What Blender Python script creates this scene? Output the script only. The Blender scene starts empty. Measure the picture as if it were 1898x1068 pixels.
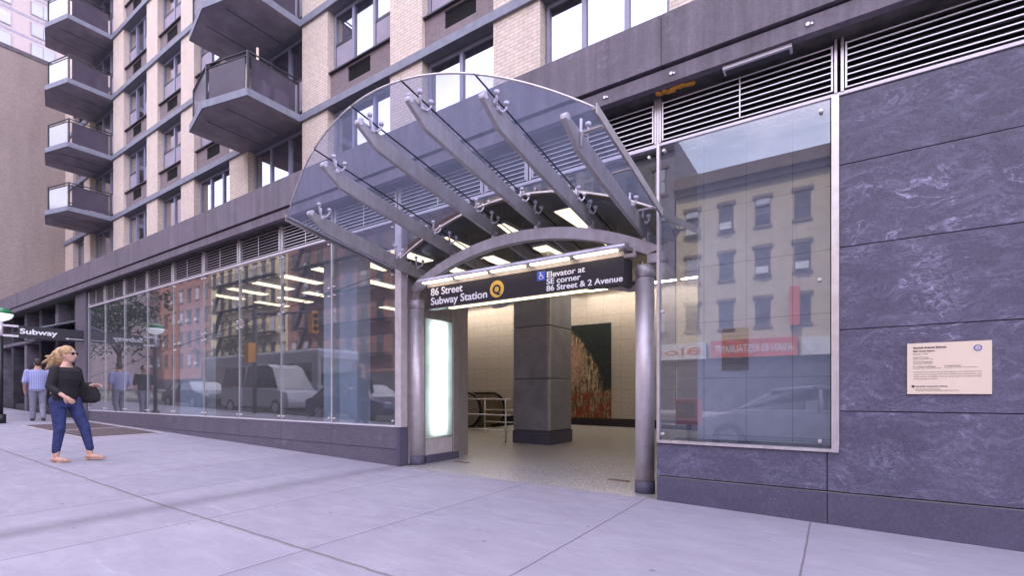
import bpy, bmesh, math, random
from mathutils import Vector, Matrix, noise
random.seed(7)
PI = math.pi
C = bpy.context.scene.collection
SC = bpy.context.scene
# ------------------------------------------------------------------ camera
D, H, ANG, F = 5.034, 1.1, math.atan(601 / 902.0), 902.0
cam = bpy.data.cameras.new('camera'); co = bpy.data.objects.new('camera', cam); C.objects.link(co)
co.location = (0, -D, H); co.rotation_euler = (PI / 2, 0, ANG)
cam.sensor_width = 36; cam.lens = 36 * F / 1898.0
cam.shift_y = (731 - 534) / 1898.0
cam.clip_start = 0.05; cam.clip_end = 3000
SC.camera = co
# ------------------------------------------------------------------ world, sun, exposure
SUN_EL, SUN_AZ = math.radians(52), math.radians(-12)      # the sun stands behind the tower: azimuth from +Y
W = bpy.data.worlds.new('World'); SC.world = W; W.use_nodes = True
nt = W.node_tree; nt.nodes.clear()
wo = nt.nodes.new('ShaderNodeOutputWorld'); bg = nt.nodes.new('ShaderNodeBackground')
sky = nt.nodes.new('ShaderNodeTexSky'); sky.sky_type = 'NISHITA'; sky.sun_disc = False
sky.sun_elevation = SUN_EL; sky.sun_rotation = SUN_AZ; sky.air_density = 1.0; sky.dust_density = 1.0; sky.ozone_density = 1.0
tc = nt.nodes.new('ShaderNodeTexCoord'); mp = nt.nodes.new('ShaderNodeMapping'); mp.inputs['Scale'].default_value = (1.4, 1.4, 3.4)
nz = nt.nodes.new('ShaderNodeTexNoise'); nz.inputs['Scale'].default_value = 2.2; nz.inputs['Detail'].default_value = 7; nz.inputs['Roughness'].default_value = .56
rp = nt.nodes.new('ShaderNodeValToRGB'); rp.color_ramp.elements[0].position = .36; rp.color_ramp.elements[1].position = .62
rp.color_ramp.elements[0].color = (.38, .38, .38, 1)
mx = nt.nodes.new('ShaderNodeMix'); mx.data_type = 'RGBA'; mx.inputs[7].default_value = (8.2, 7.6, 9.4, 1)
nt.links.new(tc.outputs['Generated'], mp.inputs[0]); nt.links.new(mp.outputs[0], nz.inputs['Vector']); nt.links.new(nz.outputs[0], rp.inputs[0])
nt.links.new(rp.outputs[0], mx.inputs[0]); nt.links.new(sky.outputs[0], mx.inputs[6]); nt.links.new(mx.outputs[2], bg.inputs[0])
bg.inputs[1].default_value = .15
nt.links.new(bg.outputs[0], wo.inputs[0])
sl = bpy.data.lights.new('sun', 'SUN'); sl.energy = 2.2; sl.angle = math.radians(.6); sl.color = (1, .93, .84)
so = bpy.data.objects.new('sun', sl); C.objects.link(so)
sd = Vector((math.sin(SUN_AZ) * math.cos(SUN_EL), math.cos(SUN_AZ) * math.cos(SUN_EL), math.sin(SUN_EL)))
so.rotation_euler = sd.to_track_quat('Z', 'Y').to_euler(); so.location = (0, 20, 60)
SC.view_settings.view_transform = 'Standard'; SC.view_settings.look = 'None'; SC.view_settings.gamma = 1
SC.view_settings.exposure = 1.75
SC.cycles.use_denoising = True
SC.cycles.max_bounces = 10; SC.cycles.transparent_max_bounces = 16; SC.cycles.glossy_bounces = 5; SC.cycles.diffuse_bounces = 4
SC.cycles.sample_clamp_indirect = 6; SC.cycles.caustics_reflective = False; SC.cycles.caustics_refractive = False

# ------------------------------------------------------------------ materials
MATS = {}
def newmat(n):
    m = bpy.data.materials.new(n); m.use_nodes = True; MATS[n] = m
    t = m.node_tree; b = t.nodes['Principled BSDF']
    return m, t, b
def nod(t, kind, **kw):
    n = t.nodes.new('ShaderNode' + kind)
    for k, v in kw.items():
        if k.startswith('i_'): n.inputs[k[2:]].default_value = v
        else: setattr(n, k, v)
    return n
def coords(t, scale=(1, 1, 1)):
    a = nod(t, 'NewGeometry'); m = nod(t, 'Mapping'); m.inputs['Scale'].default_value = scale
    t.links.new(a.outputs['Position'], m.inputs[0]); return m.outputs[0]
def ocoords(t, scale=(1, 1, 1)):
    a = nod(t, 'TexCoord'); m = nod(t, 'Mapping'); m.inputs['Scale'].default_value = scale
    t.links.new(a.outputs['Object'], m.inputs[0]); return m.outputs[0]
def mixc(t, f, a, b, bt='MIX'):
    m = nod(t, 'Mix', data_type='RGBA', blend_type=bt)
    for s, v in ((0, f), (6, a), (7, b)):
        if hasattr(v, 'links') or isinstance(v, bpy.types.NodeSocket): t.links.new(v, m.inputs[s])
        else: m.inputs[s].default_value = v if not isinstance(v, tuple) else (v + (1,) if len(v) == 3 else v)
    return m.outputs[2]
def ramp(t, f, p0, p1, c0=(0, 0, 0), c1=(1, 1, 1)):
    r = nod(t, 'ValToRGB'); e = r.color_ramp.elements
    e[0].position = p0; e[1].position = p1; e[0].color = c0 + (1,); e[1].color = c1 + (1,)
    t.links.new(f, r.inputs[0]); return r.outputs[0]
def noi(t, vec, s, d=4, r=.55, dist=0):
    n = nod(t, 'TexNoise'); n.inputs['Scale'].default_value = s; n.inputs['Detail'].default_value = d
    n.inputs['Roughness'].default_value = r; n.inputs['Distortion'].default_value = dist
    t.links.new(vec, n.inputs['Vector']); return n.outputs[0]
def bump(t, b, h, s=.3, d=.01):
    n = nod(t, 'Bump'); n.inputs['Strength'].default_value = s; n.inputs['Distance'].default_value = d
    t.links.new(h, n.inputs['Height']); t.links.new(n.outputs[0], b.inputs['Normal'])
def plain(n, col, rough=.6, metal=0., var=.25, scale=3., bmp=0., emit=0., ecol=None):
    m, t, b = newmat(n)
    v = coords(t)
    a = noi(t, v, scale, 5)
    lo = tuple(c * (1 - var) for c in col); hi = tuple(min(1, c * (1 + var)) for c in col)
    t.links.new(ramp(t, a, .3, .7, lo, hi), b.inputs['Base Color'])
    b.inputs['Roughness'].default_value = rough; b.inputs['Metallic'].default_value = metal
    if bmp: bump(t, b, noi(t, v, scale * 12, 3), bmp, .004)
    if emit:
        b.inputs['Emission Color'].default_value = (ecol or col) + (1,); b.inputs['Emission Strength'].default_value = emit
    return m
def granite(n, base, vein, amt=1., rough=.42, sc=1.):
    m, t, b = newmat(n); v0 = coords(t)
    oi = nod(t, 'ObjectInfo'); sc_ = nod(t, 'VectorMath', operation='SCALE'); sc_.inputs[0].default_value = (37, 11, 23); t.links.new(oi.outputs['Random'], sc_.inputs['Scale'])
    av = nod(t, 'VectorMath', operation='ADD'); t.links.new(v0, av.inputs[0]); t.links.new(sc_.outputs[0], av.inputs[1]); v = av.outputs[0]
    # a slow warp of the position makes the wisps drift and fold
    wn = nod(t, 'TexNoise'); wn.inputs['Scale'].default_value = 1.9 * sc; wn.inputs['Detail'].default_value = 3; t.links.new(v, wn.inputs['Vector'])
    wm = nod(t, 'VectorMath', operation='MULTIPLY_ADD'); wm.inputs[1].default_value = (.42, .42, .42); t.links.new(wn.outputs[1], wm.inputs[0]); t.links.new(v, wm.inputs[2])
    rt = nod(t, 'Mapping'); rt.inputs['Rotation'].default_value = (0, -.85, 0); rt.inputs['Scale'].default_value = (1, 1, 2.8); t.links.new(wm.outputs[0], rt.inputs[0]); wv = rt.outputs[0]
    big = noi(t, v, 1.3 * sc, 6, .62, .8)
    fine = noi(t, v, 170, 2, .8); mid = noi(t, v, 38, 5, .75, .6)
    c = mixc(t, ramp(t, big, .3, .7), tuple(x * .80 for x in base), tuple(x * 1.20 for x in base))
    c = mixc(t, ramp(t, mid, .3, .7), mixc(t, .22, c, (0, 0, 0)), mixc(t, .16, c, vein))
    c = mixc(t, ramp(t, fine, .35, .65), mixc(t, .22, c, (0, 0, 0)), mixc(t, .14, c, vein))
    def k(x, f):
        q = nod(t, 'Math', operation='MULTIPLY'); t.links.new(x, q.inputs[0])
        if isinstance(f, float): q.inputs[1].default_value = f
        else: t.links.new(f, q.inputs[1])
        return q.outputs[0]
    soft = ramp(t, noi(t, wv, 3.4 * sc, 12, .80, 1.0), .50, .80)
    c = mixc(t, k(soft, .50 * amt), c, vein)
    w3 = noi(t, wv, 4.5 * sc, 10, .72, .6); s3 = nod(t, 'Math', operation='SUBTRACT'); s3.inputs[1].default_value = .5; t.links.new(w3, s3.inputs[0]); a3 = nod(t, 'Math', operation='ABSOLUTE'); t.links.new(s3.outputs[0], a3.inputs[0])
    c = mixc(t, k(k(ramp(t, a3.outputs[0], 0, .03, (1, 1, 1), (0, 0, 0)), ramp(t, noi(t, v, 3.2 * sc, 5, .7, .5), .46, .66)), .40 * amt), c, tuple(x * 1.25 for x in vein))
    w1 = noi(t, wv, 1.25 * sc, 8, .62, .7)
    sub = nod(t, 'Math', operation='SUBTRACT'); sub.inputs[1].default_value = .5; t.links.new(w1, sub.inputs[0])
    ab = nod(t, 'Math', operation='ABSOLUTE'); t.links.new(sub.outputs[0], ab.inputs[0])
    ve = ramp(t, ab.outputs[0], .0, .020, (1, 1, 1), (0, 0, 0))
    msk = ramp(t, noi(t, v, 1.7 * sc, 5, .65, .5), .53, .68); br = ramp(t, noi(t, v, 14, 4, .7), .40, .62)
    c = mixc(t, k(k(k(ve, msk), br), .8 * amt), c, tuple(min(1, x * 2.0) for x in vein))
    t.links.new(c, b.inputs['Base Color']); b.inputs['Roughness'].default_value = rough
    b.inputs['Specular IOR Level'].default_value = .35
    bump(t, b, mid, .08, .002)
    return m
def brick(n, c1, c2, mortar, bw=.2, bh=.075, ms=.01, offset=.5, rough=.85, bmp=.5, stain=.35):
    m, t, b = newmat(n)
    g = nod(t, 'NewGeometry'); s = nod(t, 'SeparateXYZ'); t.links.new(g.outputs['Position'], s.inputs[0])
    ad = nod(t, 'Math', operation='ADD'); t.links.new(s.outputs[0], ad.inputs[0]); t.links.new(s.outputs[1], ad.inputs[1])
    cb = nod(t, 'CombineXYZ'); t.links.new(ad.outputs[0], cb.inputs[0]); t.links.new(s.outputs[2], cb.inputs[1])
    k = nod(t, 'TexBrick', offset=offset); k.inputs['Scale'].default_value = 1; k.inputs['Brick Width'].default_value = bw
    k.inputs['Row Height'].default_value = bh; k.inputs['Mortar Size'].default_value = ms; k.inputs['Mortar Smooth'].default_value = .2
    k.inputs['Color1'].default_value = c1 + (1,); k.inputs['Color2'].default_value = c2 + (1,); k.inputs['Mortar'].default_value = mortar + (1,)
    t.links.new(cb.outputs[0], k.inputs['Vector'])
    v = coords(t); vs = coords(t, (1.2, 1.2, .25))
    f = ramp(t, noi(t, vs, 1.6, 6, .65), .35, .75)
    mm = nod(t, 'Math', operation='MULTIPLY'); t.links.new(f, mm.inputs[0]); mm.inputs[1].default_value = stain
    c = mixc(t, mm.outputs[0], k.outputs[0], tuple(x * .55 for x in c1))
    c = mixc(t, .25, c, ramp(t, noi(t, v, 9, 4), .3, .7, tuple(x * .6 for x in c1), tuple(min(1, x * 1.3) for x in c1)))
    t.links.new(c, b.inputs['Base Color']); b.inputs['Roughness'].default_value = rough
    iv = nod(t, 'Math', operation='SUBTRACT'); iv.inputs[0].default_value = 1; t.links.new(k.outputs[1], iv.inputs[1])
    bump(t, b, iv.outputs[0], bmp, .006)
    return m
def steel(n, col, rough=.35, aniso=(60, 60, 2), var=.25, met=.7):
    m, t, b = newmat(n)
    v = coords(t, aniso); w = coords(t)
    st = noi(t, v, 1.5, 4); bl = noi(t, w, 2.5, 6, .6, .4); sp = noi(t, w, 9, 5, .65)
    c = mixc(t, ramp(t, bl, .3, .72), tuple(x * (1 - var) for x in col), col)
    c = mixc(t, .45, c, ramp(t, sp, .36, .66, (col[0] * .62, col[1] * .57, col[2] * .52), col))
    dr = noi(t, coords(t, (9, 9, .6)), 1.4, 5, .7); c = mixc(t, .35, c, ramp(t, dr, .40, .62, (col[0] * .66, col[1] * .62, col[2] * .60), col))
    t.links.new(c, b.inputs['Base Color']); b.inputs['Metallic'].default_value = met
    r = nod(t, 'MapRange'); r.inputs[3].default_value = rough - .07; r.inputs[4].default_value = rough + .13; t.links.new(st, r.inputs[0])
    t.links.new(r.outputs[0], b.inputs['Roughness'])
    bump(t, b, st, .05, .002)
    return m
def glass(n, tint, r0, rough=.0, body=None, bodyf=0., ior=1.5, wav=0., rcol=(1, 1, 1), k=.8, trans=False):
    m = bpy.data.materials.new(n); m.use_nodes = True; MATS[n] = m; t = m.node_tree; t.nodes.clear()
    o = nod(t, 'OutputMaterial'); tr = nod(t, 'BsdfTransparent'); gl = nod(t, 'BsdfGlossy'); mx = nod(t, 'MixShader')
    tr.inputs[0].default_value = tint + (1,); gl.inputs['Roughness'].default_value = rough; gl.inputs[0].default_value = rcol + (1,)
    lw = nod(t, 'LayerWeight'); lw.inputs[0].default_value = .5
    pw = nod(t, 'Math', operation='POWER'); pw.inputs[1].default_value = 3.6; t.links.new(lw.outputs['Facing'], pw.inputs[0])
    ml = nod(t, 'Math', operation='MULTIPLY_ADD', use_clamp=True); ml.inputs[1].default_value = k; ml.inputs[2].default_value = r0
    t.links.new(pw.outputs[0], ml.inputs[0]); t.links.new(ml.outputs[0], mx.inputs[0])
    if wav:
        bn = nod(t, 'Bump'); bn.inputs['Strength'].default_value = wav; bn.inputs['Distance'].default_value = .02
        t.links.new(noi(t, coords(t), .9, 2), bn.inputs['Height']); t.links.new(bn.outputs[0], gl.inputs['Normal'])
    base = tr.outputs[0]
    if body:
        df = nod(t, 'BsdfTranslucent' if trans else 'BsdfDiffuse'); v = coords(t)
        t.links.new(ramp(t, noi(t, v, 1.6, 5, .6, .8), .3, .75, tuple(x * .75 for x in body), body), df.inputs[0])
        m2 = nod(t, 'MixShader'); m2.inputs[0].default_value = bodyf
        t.links.new(tr.outputs[0], m2.inputs[1]); t.links.new(df.outputs[0], m2.inputs[2]); base = m2.outputs[0]
    t.links.new(base, mx.inputs[1]); t.links.new(gl.outputs[0], mx.inputs[2]); t.links.new(mx.outputs[0], o.inputs[0])
    return m
def emis(n, col, s):
    m, t, b = newmat(n); b.inputs['Base Color'].default_value = col + (1,)
    b.inputs['Emission Color'].default_value = col + (1,); b.inputs['Emission Strength'].default_value = s; return m

granite('granite', (.084, .076, .122), (.29, .28, .40), 1.05)
granite('granite_base', (.078, .071, .112), (.24, .23, .33), .25, .5, 2.)
granite('granite_plinth', (.12, .105, .14), (.27, .25, .32), .5)
granite('cornice_stone', (.18, .155, .185), (.34, .31, .37), .35, .65, .8)
t = MATS['cornice_stone'].node_tree; b = t.nodes['Principled BSDF']; old = b.inputs['Base Color'].links[0].from_socket
t.links.new(mixc(t, .55, old, mixc(t, 1., old, ramp(t, noi(t, coords(t, (7, 7, .5)), 1.5, 6, .7), .3, .7, (.45, .45, .45), (1.25, 1.22, 1.28)), 'MULTIPLY')), b.inputs['Base Color'])
plain('joint', (.022, .02, .03), .9); plain('caulk', (.16, .15, .16), .8)
brick('tan_brick', (.80, .665, .56), (.72, .60, .51), (.46, .385, .35), .22, .075, .011)
brick('brown_brick', (.25, .19, .20), (.19, .15, .165), (.28, .24, .255), .22, .075, .008)
brick('side_brick', (.42, .34, .31), (.36, .29, .27), (.30, .25, .24), .22, .075, .008, stain=.6)
brick('far_pink', (.50, .41, .41), (.47, .385, .385), (.42, .35, .35), .3, .1, .006)
brick('red_brick', (.25, .105, .085), (.21, .09, .08), (.19, .13, .12), .22, .075, .01)
brick('cream_wall', (.42, .345, .235), (.39, .32, .225), (.35, .285, .20), 1.2, .4, .006, bmp=.15)
brick('tile', (.50, .44, .40), (.47, .42, .38), (.25, .22, .20), .6, .41, .006, 0, .28, .2, .1)
brick('display_tile', (.72, .75, .80), (.70, .73, .78), (.26, .28, .33), .44, .64, .005, 0, .3, .2, .1)
plain('slab_blue', (.23, .24, .30), .7, 0, .15, 5); plain('slab_under', (.32, .295, .35), .85, 0, .22, 2.2, .1)
plain('frame_lilac', (.27, .27, .37), .4, .1, .08); plain('frame_dark', (.05, .05, .065), .5)
plain('ac_dark', (.012, .011, .013), .8); plain('screen', (.34, .30, .37), .8, 0, .1)
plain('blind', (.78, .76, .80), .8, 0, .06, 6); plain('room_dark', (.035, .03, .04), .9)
plain('curtain_grey', (.30, .28, .34), .8, 0, .3, 5)
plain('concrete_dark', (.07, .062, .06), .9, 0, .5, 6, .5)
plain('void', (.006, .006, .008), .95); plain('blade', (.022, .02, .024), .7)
steel('steel', (.80, .75, .79), .42, met=.5); steel('steel_bright', (.78, .75, .78), .34); steel('steel_beam', (.52, .50, .515), .5, (4, 4, 40), met=.5)
steel('steel_plate', (.42, .38, .385), .5, (3, 3, 3), met=.5); steel('steel_arch', (.66, .62, .66), .55, (6, 6, 6), met=.45)
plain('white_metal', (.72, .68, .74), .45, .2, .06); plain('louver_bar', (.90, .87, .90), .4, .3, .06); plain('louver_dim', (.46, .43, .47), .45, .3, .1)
plain('sign_black', (.022, .019, .028), .42, 0, .08); plain('sign_white', (.85, .85, .88), .5, 0, .02)
plain('bullet', (.80, .50, .09), .5, 0, .04); plain('icon_blue', (.05, .12, .55), .5, 0, .03)
plain('ink', (.05, .04, .05), .7); plain('plaque_cream', (.72, .60, .47), .5, 0, .04); plain('plaque_brass', (.16, .11, .045), .4, .4, .25, 4)
plain('plaque_red', (.42, .08, .03), .5, 0, .2, 6); plain('seal_blue', (.12, .16, .38), .5)
plain('column_clad', (.27, .265, .30), .42, .25, .18, 3); plain('column_edge', (.42, .385, .385), .38, .5, .2, 5)
plain('rubber', (.012, .012, .012), .6); plain('orange_foam', (.62, .28, .04), .85, 0, .4, 20, .6)
plain('black_paint', (.012, .012, .014), .45); plain('old_front', (.045, .04, .055), .7, 0, .5, 3, .2)
plain('old_stone', (.15, .13, .16), .8, 0, .35, 3); plain('awning', (.22, .24, .27), .8, 0, .2, 2)
plain('hatch', (.085, .06, .062), .75, 0, .3, 8, .4); plain('hatch_edge', (.42, .38, .42), .6); plain('brown_plate', (.16, .10, .08), .6, .3)
plain('asphalt', (.05, .05, .052), .9, 0, .3, 8, .3); plain('ground', (.09, .09, .09), .9); plain('road_paint', (.7, .7, .68), .7)
plain('pillar_blue', (.56, .64, .76), .5, 0, .05); plain('green_glass', (.02, .20, .07), .2); emis('globe_white', (.82, .84, .9), .25)
emis('lamp_warm', (1., .80, .50), 1.0); emis('washer_light', (1., .88, .72), 11.); emis('tube_warm', (1., .86, .64), 1.7); emis('box_tube', (.95, 1., .95), 3.0); emis('box_light', (.80, .97, .92), .75)
plain('ceiling', (.34, .32, .27), .8, 0, .3, 1.5); plain('inner_wall', (.30, .27, .27), .8, 0, .3, 1.); plain('escal_steel', (.42, .36, .29), .32, .8, .2, 3)
plain('skin', (.56, .33, .25), .55, 0, .08, 12); plain('hair_blond', (.42, .27, .14), .6, 0, .5, 30); plain('hair_dark', (.04, .028, .022), .6, 0, .4, 30)
plain('cloth_black', (.014, .012, .016), .85, 0, .3, 10, .3); plain('denim', (.025, .035, .12), .85, 0, .35, 14, .3); plain('denim_grey', (.22, .22, .29), .85, 0, .2, 14, .3)
plain('sandal', (.45, .28, .19), .6); plain('shoe', (.05, .04, .045), .6)
plain('sunglass', (.01, .01, .012), .15); plain('leaf', (.045, .09, .03), .8, 0, .5, 4); plain('bark', (.08, .055, .04), .9)
plain('car_white', (.42, .42, .46), .25, 0, .03); plain('car_grey', (.13, .13, .15), .22, .5, .05); plain('car_black', (.02, .02, .025), .18, 0, .05)
plain('car_yellow', (.75, .42, .03), .25, 0, .03); plain('car_blue', (.03, .05, .14), .2, .2, .05); plain('tyre', (.015, .015, .015), .8); plain('rim', (.4, .4, .42), .35, .8)
plain('signal_yellow', (.75, .33, .02), .5); plain('shop_red', (.42, .07, .035), .6); plain('shop_white', (.45, .45, .47), .6); plain('red_box', (.45, .03, .02), .5)
plain('brown_trim', (.12, .08, .06), .8); plain('roof_dark', (.05, .04, .04), .9)
glass('tower_glass', (.62, .62, .68), .36); glass('front_glass', (.86, .90, .93), .13, wav=.02, body=(.40, .42, .50), bodyf=.09, k=.6)
glass('balcony_glass', (.30, .28, .34), .02, .12, (.17, .145, .20), .55, k=.06); glass('canopy_glass', (.66, .69, .80), .02, body=(.30, .33, .48), bodyf=.22, k=.12, trans=True)
glass('wall_glass', (.80, .86, .90), .10, body=(.3, .33, .38), bodyf=.04); glass('window_glass_far', (.25, .28, .33), .28); glass('display_glass', (.84, .87, .92), .125, wav=.012, body=(.34, .38, .50), bodyf=.11)
glass('car_glass', (.05, .05, .06), .2); glass('balcony_milky', (.7, .7, .75), .08, .1, (.42, .40, .48), .7)
glass('box_diffuser', (0, 0, 0), .03, .2, (.90, .97, 1.), 1., k=.3, trans=True)
# plaid shirt
m, t, b = newmat('plaid'); v = coords(t)
def wave(vec, s, ax):
    w = nod(t, 'TexWave', bands_direction=ax); w.inputs['Scale'].default_value = s; t.links.new(vec, w.inputs['Vector']); return w.outputs[1]
c = mixc(t, ramp(t, wave(v, 7, 'Z'), .55, .8), (.33, .35, .60), (.44, .46, .68)); c = mixc(t, ramp(t, wave(v, 7, 'Y'), .6, .85), c, (.26, .28, .54))
t.links.new(c, b.inputs['Base Color']); b.inputs['Roughness'].default_value = .9
# terrazzo
m, t, b = newmat('terrazzo'); v = coords(t)
c = mixc(t, ramp(t, noi(t, v, 42, 3, .9), .42, .58), (.10, .09, .09), (.56, .54, .55)); c = mixc(t, .25, c, ramp(t, noi(t, v, 1.3, 4), .3, .7, (.22, .20, .195), (.31, .29, .285)))
t.links.new(c, b.inputs['Base Color']); b.inputs['Roughness'].default_value = .35
# sidewalk concrete: long joint, cross joints, blotches, specks, cracks
m, t, b = newmat('sidewalk'); v = coords(t)
sx = nod(t, 'SeparateXYZ'); t.links.new(v, sx.inputs[0])
def M(op, a, b_=None, cl=False):
    n = nod(t, 'Math', operation=op, use_clamp=cl)
    for i, x in enumerate((a, b_)):
        if x is None: continue
        if isinstance(x, (int, float)): n.inputs[i].default_value = x
        else: t.links.new(x, n.inputs[i])
    return n.outputs[0]
wob = M('MULTIPLY', M('SUBTRACT', noi(t, v, 2.2, 5, .7), .5), .05)
def line(coord, at, w):
    d = M('ABSOLUTE', M('SUBTRACT', M('ADD', coord, wob), at)); return M('SUBTRACT', 1, M('DIVIDE', d, w, True), True)
def lines(coord, at, per, w):
    q = M('ADD', M('SUBTRACT', coord, at), M('MULTIPLY', wob, .5)); r = M('SUBTRACT', M('FRACT', M('ADD', M('DIVIDE', q, per), .5)), .5)
    return M('SUBTRACT', 1, M('DIVIDE', M('MULTIPLY', M('ABSOLUTE', r), per), w, True), True)
big = ramp(t, noi(t, v, .55, 6, .62, .4), .3, .7, (0.224, 0.207, 0.258), (0.314, 0.297, 0.342))
med = ramp(t, noi(t, coords(t, (1, 2.2, 1)), 2.3, 7, .68, .6), .32, .72, (0.218, 0.202, 0.246), (0.336, 0.319, 0.370))
c = mixc(t, .5, big, med)
c = mixc(t, M('MULTIPLY', ramp(t, noi(t, v, 220, 2, .8), .52, .75), .35), c, (0.140, 0.123, 0.151))
st = ramp(t, noi(t, coords(t, (1, 5, 1)), 1.7, 5, .6, 1.), .60, .72); c = mixc(t, M('MULTIPLY', st, .35), c, (0.403, 0.392, 0.426))
st = ramp(t, noi(t, v, 1.1, 6, .7, .5), .62, .78); c = mixc(t, M('MULTIPLY', st, .42), c, (0.146, 0.129, 0.157))
sl_ = nod(t, 'TexWhiteNoise', noise_dimensions='2D'); cbn = nod(t, 'CombineXYZ'); t.links.new(M('FLOOR', M('DIVIDE', M('ADD', sx.outputs[0], .19), 1.475)), cbn.inputs[0]); t.links.new(M('GREATER_THAN', sx.outputs[1], -2.96), cbn.inputs[1]); t.links.new(cbn.outputs[0], sl_.inputs[0])
c = mixc(t, 1., c, ramp(t, sl_.outputs[0], 0, 1, (.96, .965, .98), (1.10, 1.10, 1.11)), 'MULTIPLY')
st = ramp(t, noi(t, coords(t, (9, 1.2, 1)), 2.2, 6, .7, .3), .63, .74); c = mixc(t, M('MULTIPLY', st, .38), c, (.17, .15, .17))
# gum spots
vo = nod(t, 'TexVoronoi'); vo.inputs['Scale'].default_value = 2.1; t.links.new(coords(t, (1, 1.6, 0)), vo.inputs['Vector'])
c = mixc(t, ramp(t, vo.outputs[0], .035, .05, (.8, .8, .8), (0, 0, 0)), c, (0.106, 0.095, 0.112))
vo = nod(t, 'TexVoronoi'); vo.inputs['Scale'].default_value = 1.3; t.links.new(coords(t, (1.7, 1, 0)), vo.inputs['Vector'])
c = mixc(t, ramp(t, vo.outputs[0], .008, .012, (1, 1, 1), (0, 0, 0)), c, (0.476, 0.470, 0.482))
jl = line(sx.outputs[1], -2.96, .022); jc = lines(sx.outputs[0], -.19, 1.475, .011)
jl2 = line(sx.outputs[1], -5.9, .02)
c = mixc(t, M('MULTIPLY', jc, .9), c, (0.090, 0.073, 0.090)); c = mixc(t, M('MULTIPLY', M('MAXIMUM', jl, jl2), .85), c, (0.112, 0.081, 0.078))
t.links.new(c, b.inputs['Base Color']); b.inputs['Roughness'].default_value = .85
bump(t, b, M('SUBTRACT', noi(t, v, 60, 4), M('MULTIPLY', M('MAXIMUM', jl, jc), 1.2)), .35, .006)
# mosaic art: small tesserae in flowing areas of blond, dark green, tan and red
m, t, b = newmat('mosaic')
g = nod(t, 'NewGeometry'); s = nod(t, 'Vector' + 'Math', operation='SNAP'); s.inputs[1].default_value = (.045, 10, .045); t.links.new(g.outputs['Position'], s.inputs[0])
ss = nod(t, 'SeparateXYZ'); t.links.new(s.outputs[0], ss.inputs[0])
vv = nod(t, 'Mapping'); vv.inputs['Scale'].default_value = (1.5, 1, .8); t.links.new(s.outputs[0], vv.inputs[0])
n1 = noi(t, vv.outputs[0], 1.9, 5, .75, 1.2); v5 = nod(t, 'Mapping'); v5.inputs['Scale'].default_value = (5.2, 1, .75); v5.inputs['Rotation'].default_value = (0, .16, 0); t.links.new(s.outputs[0], v5.inputs[0]); n2 = noi(t, v5.outputs[0], 2.2, 4, .7, .5); wn = nod(t, 'TexWhiteNoise'); t.links.new(s.outputs[0], wn.inputs[0])
def MM(op, a, b_, cl=False):
    n = nod(t, 'Math', operation=op, use_clamp=cl)
    for i, x in enumerate((a, b_)):
        if isinstance(x, (int, float)): n.inputs[i].default_value = x
        else: t.links.new(x, n.inputs[i])
    return n.outputs[0]
X, Z_ = ss.outputs[0], ss.outputs[2]
hair = ramp(t, n2, .40, .62, (.05, .03, .018), (.52, .40, .26))
hair = mixc(t, MM('MULTIPLY', ramp(t, n2, .60, .74), .9), hair, (.72, .62, .46))
edge = MM('SUBTRACT', MM('ADD', X, MM('MULTIPLY', MM('POWER', MM('MAXIMUM', MM('SUBTRACT', Z_, 1.3), 0), 1.7), .36)), MM('MULTIPLY', MM('SUBTRACT', n1, .5), .5))
c = mixc(t, ramp(t, MM('ADD', edge, 6.75), .24, .36), hair, (.018, .026, .030))
low = MM('ADD', MM('SUBTRACT', 1.25, Z_), MM('MULTIPLY', MM('SUBTRACT', n1, .5), 1.1))
lowc = mixc(t, ramp(t, n1, .44, .54), (.24, .04, .018), mixc(t, ramp(t, n2, .4, .6), (.05, .04, .03), (.40, .27, .15)))
c = mixc(t, ramp(t, low, .0, .12), c, lowc)
warm = MM('ADD', MM('SUBTRACT', -7.05, X), MM('MULTIPLY', MM('SUBTRACT', n1, .5), .8)); wz = MM('SUBTRACT', .75, MM('ABSOLUTE', MM('SUBTRACT', Z_, 2.1), 0))
c = mixc(t, MM('MULTIPLY', ramp(t, warm, 0, .15), ramp(t, wz, 0, .15)), c, mixc(t, ramp(t, n1, .4, .6), (.34, .20, .15), (.44, .27, .20)))
c = mixc(t, .38, c, mixc(t, 1., c, ramp(t, wn.outputs[0], 0, 1, (.1, .1, .1), (1.9, 1.9, 1.9)), 'MULTIPLY'))
t.links.new(c, b.inputs['Base Color']); b.inputs['Roughness'].default_value = .35
MAT = MATS

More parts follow.
